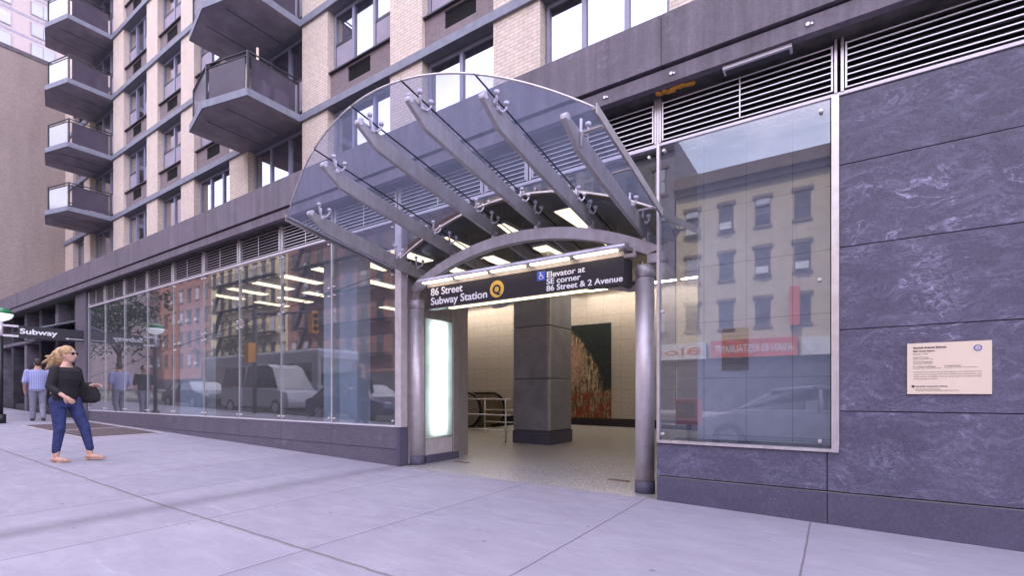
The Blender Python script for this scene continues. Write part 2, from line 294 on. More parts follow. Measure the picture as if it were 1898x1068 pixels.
# ------------------------------------------------------------------ mesh helpers
class MB:
    def __init__(s): s.v = []; s.f = []; s.sm = []
    def add(s, vs, fs, sm=False):
        o = len(s.v); s.v += [tuple(v) for v in vs]; s.f += [tuple(o + i for i in f) for f in fs]; s.sm += [sm] * len(fs)
    def box(s, x0, x1, y0, y1, z0, z1):
        x0, x1 = sorted((x0, x1)); y0, y1 = sorted((y0, y1)); z0, z1 = sorted((z0, z1))
        s.add([(x0, y0, z0), (x1, y0, z0), (x1, y1, z0), (x0, y1, z0), (x0, y0, z1), (x1, y0, z1), (x1, y1, z1), (x0, y1, z1)],
              [(0, 3, 2, 1), (4, 5, 6, 7), (0, 1, 5, 4), (1, 2, 6, 5), (2, 3, 7, 6), (3, 0, 4, 7)]); return s
    def prism(s, pts, vec):
        n = len(pts); pts = [Vector(p) for p in pts]; v2 = [p + Vector(vec) for p in pts]
        s.add(pts + v2, [tuple(range(n - 1, -1, -1)), tuple(range(n, 2 * n))] + [(i, (i + 1) % n, n + (i + 1) % n, n + i) for i in range(n)]); return s
    def rings(s, rings, cap=True, sm=True):
        n = len(rings[0]); vs = [p for r in rings for p in r]
        fs = [(k * n + i, k * n + (i + 1) % n, (k + 1) * n + (i + 1) % n, (k + 1) * n + i) for k in range(len(rings) - 1) for i in range(n)]
        s.add(vs, fs, sm)
        if cap:
            o = len(s.v) - len(vs); e = o + (len(rings) - 1) * n
            s.f += [tuple(o + i for i in range(n - 1, -1, -1)), tuple(e + i for i in range(n))]; s.sm += [False, False]
        return s
    def tube(s, pts, r, n=10, cap=True):
        pts = [Vector(p) for p in pts]; rs = r if isinstance(r, (list, tuple)) else [r] * len(pts); R = []
        up = None
        for i, p in enumerate(pts):
            d = (pts[min(i + 1, len(pts) - 1)] - pts[max(i - 1, 0)]).normalized()
            if up is None: up = Vector((0, 0, 1)) if abs(d.z) < .9 else Vector((1, 0, 0))
            a = d.cross(up).normalized(); b = a.cross(d).normalized(); up = b
            R.append([p + (a * math.cos(2 * PI * k / n) + b * math.sin(2 * PI * k / n)) * rs[i] for k in range(n)])
        return s.rings(R, cap)
    def ell(s, c, r, n=12, m=8, rot=None):
        c = Vector(c); R = []
        for j in range(m + 1):
            a = -PI / 2 + PI * j / m; rr = max(math.cos(a), .02)
            ring = [Vector((math.cos(2 * PI * k / n) * rr * r[0], math.sin(2 * PI * k / n) * rr * r[1], math.sin(a) * r[2])) for k in range(n)]
            if rot: ring = [rot @ q for q in ring]
            R.append([c + q for q in ring])
        return s.rings(R)
    def loft(s, secs, n=16):      # secs: (centre, rx, ry) horizontal ellipses, optional yaw
        R = []
        for q in secs:
            c, rx, ry = q[0], q[1], q[2]; yaw = q[3] if len(q) > 3 else 0
            R.append([(c[0] + math.cos(2 * PI * k / n) * rx * math.cos(yaw) - math.sin(2 * PI * k / n) * ry * math.sin(yaw),
                       c[1] + math.cos(2 * PI * k / n) * rx * math.sin(yaw) + math.sin(2 * PI * k / n) * ry * math.cos(yaw), c[2]) for k in range(n)])
        return s.rings(R)
    def quad(s, a, b, c, d): s.add([a, b, c, d], [(0, 1, 2, 3)]); return s
    def build(s, name, mat, parent=None, bevel=0, solid=0, remesh=0):
        me = bpy.data.meshes.new(name); me.from_pydata(s.v, [], s.f); me.polygons.foreach_set('use_smooth', s.sm)
        me.materials.append(MAT[mat]); me.update()
        bm = bmesh.new(); bm.from_mesh(me); bmesh.ops.recalc_face_normals(bm, faces=bm.faces); bm.to_mesh(me); bm.free()
        o = bpy.data.objects.new(name, me); C.objects.link(o)
        if bevel:
            q = o.modifiers.new('bevel', 'BEVEL'); q.width = bevel; q.segments = 2; q.limit_method = 'ANGLE'
        if solid:
            q = o.modifiers.new('solid', 'SOLIDIFY'); q.thickness = solid; q.offset = 0
        if remesh:
            q = o.modifiers.new('remesh', 'REMESH'); q.mode = 'VOXEL'; q.voxel_size = remesh; q.use_smooth_shade = True
            q = o.modifiers.new('smooth', 'SMOOTH'); q.factor = .5; q.iterations = 3
        if parent is not None: adopt(o, parent)
        return o
LOC = {}
def adopt(o, p):
    o.parent = p; o.matrix_parent_inverse = Matrix.Translation(LOC.get(p.name, Vector((0, 0, 0)))).inverted()
    if p.name in LOC: LOC[o.name] = LOC[p.name]
    # parts built in world coordinates keep them
    LOC[o.name] = Vector((0, 0, 0))
    return o
def tag(o, label=None, cat=None, group=None, kind=None):
    if label: o['label'] = label
    if cat: o['category'] = cat
    if group: o['group'] = group
    if kind: o['kind'] = kind
    return o
def thing(name, label, cat, loc=(0, 0, 0), group=None):
    o = bpy.data.objects.new(name, None); C.objects.link(o); o.location = loc; o.empty_display_size = .2
    LOC[o.name] = Vector(loc); return tag(o, label, cat, group)
def struct(o): o['kind'] = 'structure'; return o
def sub_empty(name, parent):
    o = bpy.data.objects.new(name, None); C.objects.link(o); adopt(o, parent); return o
def copy_tree(o, parent=None):
    c = o.copy(); C.objects.link(c)
    if parent is not None: c.parent = parent
    for ch in [x for x in bpy.data.objects if x.parent == o and x != c]: copy_tree(ch, c)
    return c
def ordw(i): return ['first', 'second', 'third', 'fourth', 'fifth', 'sixth', 'seventh', 'eighth', 'ninth', 'tenth', 'eleventh', 'twelfth', 'thirteenth', 'fourteenth'][i]
def text(body, name, parent, origin, xdir, zdir, size, mat, bold=.0, depth=.002, align='LEFT', fit=None):
    cu = bpy.data.curves.new(name, 'FONT'); cu.body = body; cu.size = size; cu.extrude = depth / 2; cu.align_x = align; cu.resolution_u = 5
    o = bpy.data.objects.new('tmp', cu); C.objects.link(o); bpy.context.view_layer.update()
    me = bpy.data.meshes.new_from_object(o.evaluated_get(bpy.context.evaluated_depsgraph_get()))
    vs = [v.co.copy() for v in me.vertices]; fs = [tuple(p.vertices) for p in me.polygons]
    bpy.data.objects.remove(o); bpy.data.meshes.remove(me); bpy.data.curves.remove(cu)
    w = max(v.x for v in vs) - min(v.x for v in vs); sx = fit / w if fit else 1
    x = Vector(xdir).normalized(); z = Vector(zdir).normalized(); n = x.cross(z); b = MB()
    offs = [(0, 0)] if not bold else [(0, 0), (bold, 0), (-bold, 0), (0, bold * .8), (0, -bold * .8), (bold * .7, bold * .6), (-bold * .7, -bold * .6)]
    for k, (dx, dz) in enumerate(offs):
        b.add([Vector(origin) + x * (v.x * sx + dx) + z * (v.y + dz) + n * (v.z + k * depth * .06) for v in vs], fs)
    return b.build(name, mat, parent)

# ------------------------------------------------------------------ ground
def gz(x, y=0.):
    if x > -1.55: z = -.0215 * (x + 1.55)
    elif x > -5.4: z = -.0086 * (x + 1.55)
    else: z = .033 - .0222 * (x + 5.4)
    return z + (.008 * y if y < 0 else 0)
def sheet(name, x0, x1, y0, y1, nx, ny, zf, mat):
    b = MB(); vs = []; fs = []
    for j in range(ny + 1):
        for i in range(nx + 1):
            x = x0 + (x1 - x0) * i / nx; y = y0 + (y1 - y0) * j / ny; vs.append((x, y, zf(x, y)))
    for j in range(ny):
        for i in range(nx): a = j * (nx + 1) + i; fs.append((a, a + 1, a + nx + 2, a + nx + 1))
    b.add(vs, fs, True); return struct(b.build(name, mat))
sheet('ground', -600, 600, -600, 600, 2, 2, lambda x, y: -3.2, 'ground')
def side_sheet():
    b = MB(); xs = [20, 12, 6, 3] + [1.2 - .3 * i for i in range(0, 24)] + [-6 - 2 * i for i in range(1, 15)] + [-40, -60, -90, -140]; xs = sorted(set(xs + [-1.55, -5.4]))
    ys = [-6.2, -4.5, -3, -1.5, -.6, 0.0, .02]; n = len(xs)
    b.add([(x, y, gz(x, min(y, 0))) for y in ys for x in xs], [(j * n + i, j * n + i + 1, (j + 1) * n + i + 1, (j + 1) * n + i) for j in range(len(ys) - 1) for i in range(n - 1)], True)
    return struct(b.build('sidewalk', 'sidewalk'))
side_sheet()
b = MB()
for i in range(40): 
    x0, x1 = 20 - 4 * i, 16 - 4 * i
    b.add([(x0, -6.2, gz(x0, -6.2)), (x1, -6.2, gz(x1, -6.2)), (x1, -6.36, gz(x1, -6.2)), (x0, -6.36, gz(x0, -6.2)), (x0, -6.36, gz(x0, -6.2) - .35), (x1, -6.36, gz(x1, -6.2) - .35)], [(0, 1, 2, 3), (3, 2, 5, 4)])
struct(b.build('kerb', 'old_stone'))
def rz(x): return gz(x, -6.2) - .15
sheet('road', 25, -160, -24, -6.3, 60, 4, lambda x, y: rz(x), 'asphalt')
b = MB()
for yy in (-12.2, -15.1, -15.4, -18.3):
    for i in range(30):
        x = 15 - 6 * i
        L = 6 if yy in (-15.1, -15.4) else 3
        b.quad((x, yy, rz(x) + .006), (x - L, yy, rz(x - L) + .006), (x - L, yy - .12, rz(x - L) + .006), (x, yy - .12, rz(x) + .006))
struct(b.build('road_markings', 'road_paint'))
sheet('far_sidewalk', 25, -160, -27.1, -24, 60, 2, lambda x, y: rz(x) + .15, 'sidewalk')

# ------------------------------------------------------------------ terrazzo and vestibule
FLZ = lambda x, y=0: -.0086 * (max(x, -9) + 1.55)
def floor_sheet():
    b = MB(); xs = [-1.45, -2.5, -3.5, -4.5, -5.4, -6.5, -7.6, -9.0]; ys = [.02, 1.5, 3.0, 5, 7.5, 10.1]
    for j in range(len(ys) - 1):
        for i in range(len(xs) - 1):
            P = [(xs[i], ys[j]), (xs[i + 1], ys[j]), (xs[i + 1], ys[j + 1]), (xs[i], ys[j + 1])]
            b.quad(*[(x, y, FLZ(x)) for x, y in P])
    b.quad((-1.45, .02, FLZ(-1.45)), (-1.45, 10.1, FLZ(-1.45)), (4, 10.1, FLZ(-1.45)), (4, .02, FLZ(-1.45)))
    return struct(b.build('terrazzo_floor', 'terrazzo'))
floor_sheet()
b = MB(); b.box(-20, -9.0, .25, 10.1, -3.1, -3.0); struct(b.build('escalator_pit_floor', 'inner_wall'))
b = MB(); b.box(-9.02, -9.0, .25, 10.1, -3.0, .05); struct(b.build('escalator_pit_wall', 'inner_wall'))
b = MB(); b.box(-19.2, 4.0, .45, 10.3, 4.56, 4.7); struct(b.build('station_ceiling', 'ceiling'))
w = MB().box(-19.2, 4.0, 10.0, 10.2, .3, 4.56).build('tiled_wall', 'tile'); tag(w, 'beige large-tiled wall at the back of the station entrance hall', 'wall')
kb = MB().box(-19.2, 4.0, 9.985, 10.0, -3, .3).build('skirting', 'sign_black', w)
w = MB().box(-19.4, -19.2, .15, 10.2, -3, 4.56).build('end_wall', 'inner_wall'); tag(w, 'dark end wall of the glazed escalator hall, behind the leftmost panes', 'wall')
# display wall behind the right window
w = MB().box(-1.33, 3.5, .82, 10.0, 0, 4.56).build('display_wall', 'display_tile'); tag(w, 'pale blue grey tiled wall close behind the large single window', 'wall')

# ------------------------------------------------------------------ podium building
pod = thing('station_building', 'dark granite and glass station podium under the brick apartment tower', 'building', (-8, .5, 0))
# right granite wall: big slabs between joints
rows = [.262, .955, 1.652, 2.36, 3.066, 3.655]
for i in range(5):
    z0, z1 = rows[i] + (.004 if i else 0), rows[i + 1] - .004
    xs = [(.022, 2.9), (2.91, 5.8)] if i else [(-.062, 2.9), (2.91, 5.8)]
    for x0, x1 in xs:
        if i == 0:
            b = MB(); b.prism([(x0, 0, z0), (x1, 0, z0), (x1, 0, z1), (.022, 0, z1), (.022, 0, .596), (x0, 0, .596)] if x0 < 0 else [(x0, 0, z0), (x1, 0, z0), (x1, 0, z1), (x0, 0, z1)], (0, .05, 0))
        else: b = MB().box(x0, x1, 0, .05, z0, z1)
        b.build('granite_slab', 'granite', pod)
MB().box(-1.55, -.07, 0, .05, .262, .596).build('granite_slab', 'granite', pod)
for x0, x1 in ((-1.55, -.068), (-.062, 2.9), (2.91, 5.8)): MB().box(x0, x1, .004, .05, -.4, .243).build('granite_base_slab', 'granite_base', pod)
MB().box(-1.53, 5.8, .006, .02, .243, .252).build('caulk_joint', 'caulk', pod)
MB().box(-1.54, 5.8, .052, .12, -.4, 3.66).box(-.04, 5.8, .12, .8, -.4, 3.66).build('wall_backing', 'joint', pod) if False else None
b = MB(); b.box(.03, 5.8, .052, .80, -.4, 3.66); b.box(-1.54, .03, .052, .80, -.4, .59); b.build('wall_backing', 'joint', pod)
# side return of the granite at the entrance
MB().box(-1.552, -1.55 + .001, .0, .8, -.1, .59).build('granite_return', 'granite_base', pod) if False else None
# right window frame
b = MB(); b.box(-1.545, .018, -.02, .06, .598, .625); b.box(-1.545, -1.518, -.02, .06, .625, 4.15); b.box(-.035, .02, -.02, .06, .625, 3.67); b.build('window_frame', 'steel_bright', pod)
MB().box(-.042, -.035, .0, .05, .63, 3.65).build('gasket', 'void', pod)
gl = MB().box(-1.516, -.044, .0, .012, .63, 3.66).build('glass_pane', 'display_glass', pod)
for x, z in ((-1.49, .69), (-.12, .69), (-1.49, 1.95), (-.12, 2.1), (-1.47, 3.6), (-.11, 3.57)):
    MB().tube([(x, -.028, z), (x, .03, z)], .016, 12).tube([(x, -.034, z), (x, -.028, z)], .010, 12).build('glass_fitting', 'steel_bright', gl)
MB().box(-1.53, 5.8, -.012, .06, 3.664, 3.69).build('head_rail', 'white_metal', pod)
# left: plinth, panes
MU = [-5.42, -6.93, -8.39, -9.85, -11.31, -12.78, -14.22, -15.67, -17.07, -18.40]
for i in range(9):
    x0, x1 = MU[i + 1] + .003, MU[i] - .003
    if i == 0: x1 = -5.40
    MB().box(x0, x1, 0, .25, .285, .612).build('plinth_stone', 'granite_plinth', pod)
    MB().box(x0, x1, .004, .25, -.4, .277).build('plinth_base_stone', 'granite_plinth', pod)
MB().box(-18.4, -5.41, .02, .24, -.3, .6).build('plinth_core', 'caulk', pod)
b = MB(); b.box(-5.398, -5.34, -.0, .16, -.2, .612); b.build('plinth_return', 'granite_base', pod)
b = MB(); b.box(-18.42, -5.40, -.008, .06, .612, .634); b.box(-18.42, -5.3, -.012, .06, 3.655, 3.69); b.build('glazing_rail', 'white_metal', pod)
for i, x in enumerate(MU[1:]):
    b = MB(); b.box(x - .009, x + .009, -.008, .05, .634, 3.655); b.build('mullion', 'steel_beam' if i else 'steel', pod)
b = MB(); b.box(-5.425, -5.30, -.01, .12, .612, 3.655); b.build('end_post', 'steel', pod)
for s in range(4): MB().tube([(-5.335, -.02, .68 + .07 * s if s < 2 else 3.2 + .07 * s), (-5.335, 0, .68 + .07 * s if s < 2 else 3.2 + .07 * s)], .012, 10).build('bolt', 'steel_bright', pod)
def zj(x): return 2.95 + .105 * (x + 5.42)
for i in range(9):
    x0, x1 = MU[i + 1] + .018, (MU[i] - .018 if i else -5.43)
    a = MB(); a.prism([(x0, .0, .64), (x1, .0, .64), (x1, .0, zj(x1) - .004), (x0, .0, zj(x0) - .004)], (0, .012, 0)); p = a.build('glass_pane', 'front_glass', pod)
    a = MB(); a.prism([(x0, .0, zj(x0) + .004), (x1, .0, zj(x1) + .004), (x1, .0, 3.65), (x0, .0, 3.65)], (0, .012, 0)); p2 = a.build('glass_pane', 'front_glass', pod)
    a = MB(); a.prism([(x0, .002, zj(x0) - .004), (x1, .002, zj(x1) - .004), (x1, .002, zj(x1) + .004), (x0, .002, zj(x0) + .004)], (0, .01, 0)); a.build('glass_joint', 'frame_dark', pod)
    for xx, s in ((x0 + .05, 1), (x1 - .05, -1)):
        for zz, pp in ((.70, p), (zj(xx) - .07, p), (zj(xx) + .07, p2), (3.58, p2)):
            if i > 4 and zz > 1: continue
            MB().tube([(xx, -.024, zz), (xx, .03, zz)], .015, 10).build('glass_fitting', 'steel_bright', pp)
# return glass wall at the left side of the opening
MB().box(-5.36, -5.345, .18, 1.6, .05, 3.1).build('return_panel', 'steel_plate', pod)
# louvres
LB = [-18.38, -17.07, -15.67, -14.22, -12.78, -11.31, -9.85, -8.39, -6.86, -5.36, -3.78, -3.10, -1.535, .02, 2.9, 5.8]
for i in range(len(LB) - 1):
    x0, x1 = LB[i] + .05, LB[i + 1] - .05
    fr = MB()
    for x in (x0, x1): fr.box(x - .007, x + .007, -.02, -.006, 3.71, 4.10)
    fr.box(x0 - .007, x1 + .007, -.016, -.008, 3.712, 3.72)
    g = fr.build('louvre_grille', 'louver_bar', pod)
    b = MB()
    for k in range(7): b.box(x0, x1, -.016, -.008, 3.762 + .0545 * k, 3.771 + .0545 * k)
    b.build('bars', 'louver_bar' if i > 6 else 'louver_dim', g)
    xm = (x0 + x1) / 2
    if x1 - x0 > 1: MB().box(xm - .005, xm + .005, -.022, -.016, 3.72, 4.10).build('centre_bar', 'louver_bar', g)
    b = MB()
    for k in range(5): b.prism([(x0, .05, 3.72 + .085 * k), (x0, .11, 3.76 + .085 * k), (x0, .11, 3.765 + .085 * k), (x0, .05, 3.727 + .085 * k)], (x1 - x0, 0, 0))
    b.build('louvre_blades', 'blade', g)
for x in LB[1:-1]:
    b = MB(); b.box(x - .034, x - .014, -.02, .05, 3.69, 4.15); b.box(x + .012, x + .034, -.02, .05, 3.69, 4.15); b.build('louvre_post', 'steel_bright', pod)
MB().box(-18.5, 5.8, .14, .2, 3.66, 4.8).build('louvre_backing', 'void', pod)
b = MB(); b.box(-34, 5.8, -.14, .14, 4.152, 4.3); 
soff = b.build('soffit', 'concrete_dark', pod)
for k in range(60):   # rough fireproofing lumps under the soffit
    pass
# cornice: long stones
cx0 = [-34, -31, -28, -25, -22, -19.4, -16.4, -13.4, -10.4, -7.4, -4.4, -1.43, 1.6, 4.6, 5.8]
for i in range(len(cx0) - 1):
    MB().box(cx0[i] + .003, cx0[i + 1] - .003, -.25, -.10, 4.33, 4.83).build('cornice_stone', 'cornice_stone', pod)
b = MB()
b.box(-34, 5.8, -.225, -.14, 4.152, 4.296); b.build('channel_beam', 'cornice_stone', pod)
MB().box(-34, 5.8, -.16, .14, 4.30, 4.325).box(-34, 5.8, -.10, 3.3, 4.71, 4.8).build('podium_roof', 'concrete_dark', pod)
for x in (-2.03, -1.34, -.2, 1.1): MB().tube([(x, -.235, 4.23), (x, -.225, 4.23)], .016, 10).tube([(x + .03, -.238, 4.222), (x + .03, -.225, 4.222)], .01, 8).build('bolt', 'steel', pod)
# pilaster at the far end
MB().box(-19.35, -18.45, -.06, .3, -.2, 4.15).build('pilaster', 'granite_plinth', pod, bevel=.01)
# glass wall over the opening, cut by the arch of the canopy
ZC = lambda x: 3.56 - .141 * (x + 3.5) ** 2
ZG = lambda x, y: ZC(x) + .16 * (-y - .08)
for x0, x1 in ((-5.30, -3.80), (-3.79, -3.11), (-3.10, -1.55)):
    n = 10; pts = [(x0 + (x1 - x0) * i / n, .02, ZG(x0 + (x1 - x0) * i / n, .02) + .03) for i in range(n + 1)]
    b = MB(); b.prism(pts + [(x1, .02, 3.65), (x0, .02, 3.65)], (0, .012, 0)); g = b.build('glass_pane', 'wall_glass', pod)
    for xx in (x0 + .08, x1 - .08): MB().tube([(xx, -.01, 3.58), (xx, .02, 3.58)], .015, 10).build('glass_fitting', 'steel_bright', g)
n = 24; top = [(-5.30 + 3.75 * i / n, 0, ZG(-5.30 + 3.75 * i / n, 0) + .03) for i in range(n + 1)]; bot = [(x, y, z - .02) for x, y, z in top][::-1]
MB().prism(top + bot, (0, .04, 0)).build('arch_trim', 'steel_bright', pod)
MB().box(-5.30, -1.52, -.012, .06, 3.655, 3.69).build('head_rail', 'white_metal', pod)

# ------------------------------------------------------------------ canopy with arch and posts
can = thing('entrance_canopy', 'arched fan-shaped glass canopy on six steel beams over the subway entrance', 'canopy', (-3.5, .3, 0))
XE = [-5.52, -4.586, -3.852, -3.18, -2.439, -1.49]
YF = lambda x: -2.03 + .095 * (x + 3.5) ** 2
def pane(xa, xb, y0f, y1f, n=7):
    b = MB(); vs = []; ny = 4
    for j in range(ny + 1):
        for i in range(n + 1):
            x = xa + (xb - xa) * i / n; y = y0f(x) + (y1f(x) - y0f(x)) * j / ny; vs.append((x, y, ZG(x, y)))
    b.add(vs, [(j * (n + 1) + i, j * (n + 1) + i + 1, (j + 1) * (n + 1) + i + 1, (j + 1) * (n + 1) + i) for j in range(ny) for i in range(n)], True); return b
for i in range(5):
    xa, xb = XE[i] + .006, XE[i + 1] - .006
    o = pane(xa, xb, YF, lambda x: -.10).build('glass_pane', 'canopy_glass', can)
    ed = MB(); n = 10; ps = [Vector((xa + (xb - xa) * k / n, YF(xa + (xb - xa) * k / n), ZG(xa + (xb - xa) * k / n, YF(xa + (xb - xa) * k / n)))) for k in range(n + 1)]
    ed.tube(ps, .009, 6).build('polished_edge', 'steel_bright', o)
    pane(xa, xb, lambda x: .05, lambda x: 1.7).build('glass_pane', 'canopy_glass', can)
for x in XE[1:-1]:
    MB().tube([(x, YF(x), ZG(x, YF(x)) + .002), (x, -.1, ZG(x, -.1) + .002)], .008, 6).build('joint_seal', 'void', can)
    MB().tube([(x, .05, ZG(x, .05) + .002), (x, 1.7, ZG(x, 1.7) + .002)], .008, 6).build('joint_seal', 'void', can)
for x, s in ((-5.52, -1), (-1.49, 1)):
    z0, z1 = ZG(x, -1.67), ZG(x, -.0)
    b = MB(); b.prism([(x, -1.67, z0 - .05), (x, -.0, z1 - .05), (x, -.0, z1 + .03), (x, -1.67, z0 + .03)], (.008 * s, 0, 0))
    b.prism([(x, -1.67, z0 - .012), (x, 0, z1 - .012), (x - .035 * s, 0, z1 - .012), (x - .035 * s, -1.67, z0 - .012)], (0, 0, .006))
    b.build('edge_angle', 'steel_beam', can)
    for yy in (-1.55, -.95, -.25):
        if s > 0: MB().box(x - .17, x, yy, yy + .03, ZG(x, yy) - .07, ZG(x, yy) - .055).build('edge_bracket', 'steel_beam', can)
BX = [-5.236, -4.586, -3.852, -3.18, -2.439, -1.776]; TY = [-1.543, -1.815, -1.944, -1.936, -1.817, -1.628]
SF = [-1.38, -1.65, -1.78, -1.78, -1.63, -1.39]; SR = [-.17, -.09, -.09, -.07, -.07, -.17]
ARC0 = lambda x: -.65 + math.sqrt(max(3.86 ** 2 - (x + 3.5) ** 2, 0))
def spider(x, y, single=False):
    g = ZG(x, y); b = MB(); k = 1.3
    b.tube([(x, y - .004, g - .20), (x, y, g + .03)], .0125, 8); b.ell((x, y, g - .085), (.030, .030, .022), 10, 6); b.tube([(x - .045, y, g - .10), (x + .045, y, g - .10)], .015, 10)
    for sx, sy in ([(1, 0)] if single else [(1, 1), (-1, 1), (1, -1), (-1, -1)]):
        ex, ey = x + .05 * k * sx, y + .055 * k * sy; gg = ZG(ex, ey)
        b.tube([(x, y, g - .085), (ex * .7 + x * .3, ey * .7 + y * .3, gg - .08), (ex, ey, gg - .045), (ex, ey, gg - .012)], .0105, 8); b.tube([(ex, ey, gg - .018), (ex, ey, gg + .012)], .024, 12)
    return b.build('spider_fitting', 'white_metal', can)
for i, x in enumerate(BX):
    ty = TY[i]; T = lambda y: ZG(x, y) - .075
    prof = [(ty, T(ty)), (-1.2, T(-1.2)), (-.3, T(-.3)), (.6, T(.6)), (1.75, T(1.75)), (1.75, T(1.75) - .14), (.6, T(.6) - .16), (-.3, T(-.3) - .175), (-1.0, T(-1.0) - .185), (ty + .22, T(ty + .22) - .175), (ty - .02, T(ty) - .055)]
    b = MB(); b.prism([(x - .022, y, z) for y, z in prof], (.044, 0, 0)); o = b.build('beam', 'steel_beam', can, bevel=.003)
    MB().tube([(x - .03, ty + .012, T(ty) - .03), (x + .03, ty + .012, T(ty) - .03)], .028, 12).build('beam_tip', 'white_metal', o)
    e = i in (0, 5)
    if i == 5:
        spider(x + .03, SF[i], True)
    spider(x, SF[i]) if i < 5 else None
    spider(x, SR[i], i == 5); spider(x, .24, i == 5)
    za = ARC0(x)
    b = MB(); b.box(x - .022, x + .022, .28, .32, za - .02, T(.3) - .15); b.box(x + .035, x + .041, .27, .33, za - .02, za + .10); b.box(x + .02, x + .06, .298, .304, za + .07, za + .08); b.build('stub_post', 'steel', can)
def arch(y0, y1, dz, name, mat, thick=.14, xr=1.94, zlow=2.54):
    n = 32; o_ = []; i_ = []
    for k in range(n + 1):
        a = -xr + 2 * xr * k / n; o_.append((-3.5 + a, y0, ARC0(-3.5 + a) + dz))
    xi = xr - .17
    for k in range(n + 1):
        a = xi - 2 * xi * k / n; i_.append((-3.5 + a, y0, -.65 - thick + math.sqrt(3.86 ** 2 - a * a) + dz))
    L = [(-3.5 - xi, y0, zlow), (-3.5 - xr, y0, zlow)]; R = [(-3.5 + xr, y0, zlow), (-3.5 + xi, y0, zlow)]
    b = MB(); n1 = n + 1
    # strip of quads between outer and inner curve
    vs = []; 
    for k in range(n1): vs += [o_[k], i_[n - k]]
    vs += [(x, y1, z) for x, y, z in vs]; m_ = 2 * n1; fs = []
    for k in range(n): fs += [(2 * k, 2 * k + 2, 2 * k + 3, 2 * k + 1), (m_ + 2 * k, m_ + 2 * k + 1, m_ + 2 * k + 3, m_ + 2 * k + 2), (2 * k, m_ + 2 * k, m_ + 2 * k + 2, 2 * k + 2), (2 * k + 1, 2 * k + 3, m_ + 2 * k + 3, m_ + 2 * k + 1)]
    b.add(vs, fs)
    for e0, e1 in ((o_[0], i_[n]), (i_[0], o_[n])): b.box(e0[0], e1[0], y0, y1, zlow, min(e0[2], e1[2]) + (0.0))
    return b.build(name, mat, can)
arch(.24, .34, 0, 'arch', 'steel_arch'); arch(1.5, 1.58, -.32, 'rear_arch', 'steel_beam', .20, 1.25, 2.66)
def post(cx, cy, r, base_r):
    z0 = FLZ(cx) - .05
    b = MB(); b.tube([(cx, cy, .13 + z0 + .05), (cx, cy, 2.39)], r, 40); p = b.build('post', 'steel', can)
    MB().tube([(cx, cy, 2.396), (cx, cy, 2.53)], r + .002, 40).build('post_cap', 'steel', p)
    MB().tube([(cx, cy, z0), (cx, cy, z0 + .185)], r + .006, 40).build('post_base', 'granite_base', p)
    for dx, dy in ((-.6, -.5), (0, -.75), (.6, -.5), (.75, .3), (-.75, .3)): MB().tube([(cx + dx * r, cy + dy * r, 2.53), (cx + dx * r, cy + dy * r, 2.56)], .008, 8).build('cap_bolt', 'steel_bright', p)
post(-1.778, .31, .104, 0); post(-5.335, .34, .118, 0)

# ------------------------------------------------------------------ light box beside the left post
kb = thing('light_box', 'steel framed advertising light box glowing white beside the left arch post', 'light box', (-5.33, .8, 0))
b = MB(); x0, x1 = -5.43, -5.243
b.box(x0, x1, .36, .44, .15, 2.36); b.box(x0, x1, 1.085, 1.23, .15, 2.36); b.box(x0, x1, .44, 1.085, 2.275, 2.36); b.box(x0, x1 - .012, .44, 1.085, .15, .42); b.box(x0, x0 + .08, .44, 1.085, .42, 2.275)
b.build('frame', 'steel_plate', kb, bevel=.002)
MB().box(x1 - .015, x1 - .006, .46, 1.07, .16, .40).build('access_panel', 'steel', kb)
MB().box(x1 - .018, x1 - .012, .442, 1.083, .432, 2.273).build('diffuser', 'box_diffuser', kb)
for yy in (.64, .76, .88): MB().tube([(x1 - .095, yy, .47), (x1 - .095, yy, 2.25)], .022, 12).build('tube', 'box_tube', kb)
MB().box(x0 + .08, x0 + .085, .44, 1.085, .42, 2.275).build('reflector', 'shop_white', kb)
MB().box(x0 + .05, x1 + .002, .46, 1.235, -.05, .15).build('base', 'granite_base', kb)
MB().box(x1 - .004, x1 + .004, 1.088, 1.098, .16, 2.35).build('edge_trim', 'steel_bright', kb)

# ------------------------------------------------------------------ station sign
sg = thing('station_sign', 'long black station sign with white lettering under a strip light', 'sign', (-3.3, .05, 2.29))
b = MB(); b.box(-4.79, -1.905, .0, .12, 2.292, 2.594); b.box(-1.97, -1.905, .12, .26, 2.292, 2.6); b.build('sign_panel', 'sign_black', sg)
MB().box(-4.79, -1.905, -.003, .004, 2.596, 2.602).build('trim_line', 'steel_bright', sg)
MB().box(-4.79, -1.905, .004, .12, 2.604, 2.65).build('header', 'steel_plate', sg)
b = MB(); n = 10
prof = [(-.10, 2.655), (-.105, 2.672), (-.09, 2.70), (-.05, 2.722), (0, 2.73), (.08, 2.73), (.08, 2.652), (-.03, 2.655)]
b.prism([(-4.90, y, z) for y, z in prof], (3.04, 0, 0)); b.build('light_hood', 'steel_bright', sg)
for k in range(5):
    xa = -4.80 + .585 * k; MB().box(xa, xa + .50, -.085, -.03, 2.640, 2.654).build('tube_light', 'tube_warm', sg)
MB().box(-4.42, -2.36, .03, .1, 2.276, 2.29).build('under_light', 'lamp_warm', sg)
b = MB(); b.tube([(-1.86, -.0, 2.69), (-1.80, .02, 2.67), (-1.80, .02, 2.56)], .02, 8); b.box(-1.905, -1.78, .0, .06, 2.57, 2.61); b.build('end_bracket', 'steel_plate', sg)
T = (1, 0, 0); Z = (0, 0, 1)
text('86 Street', 'lettering', sg, (-4.715, -.004, 2.474), T, Z, .142, 'sign_white', .0038, fit=.565)
text('Subway Station', 'lettering', sg, (-4.715, -.004, 2.345), T, Z, .142, 'sign_white', .0038, fit=.97)
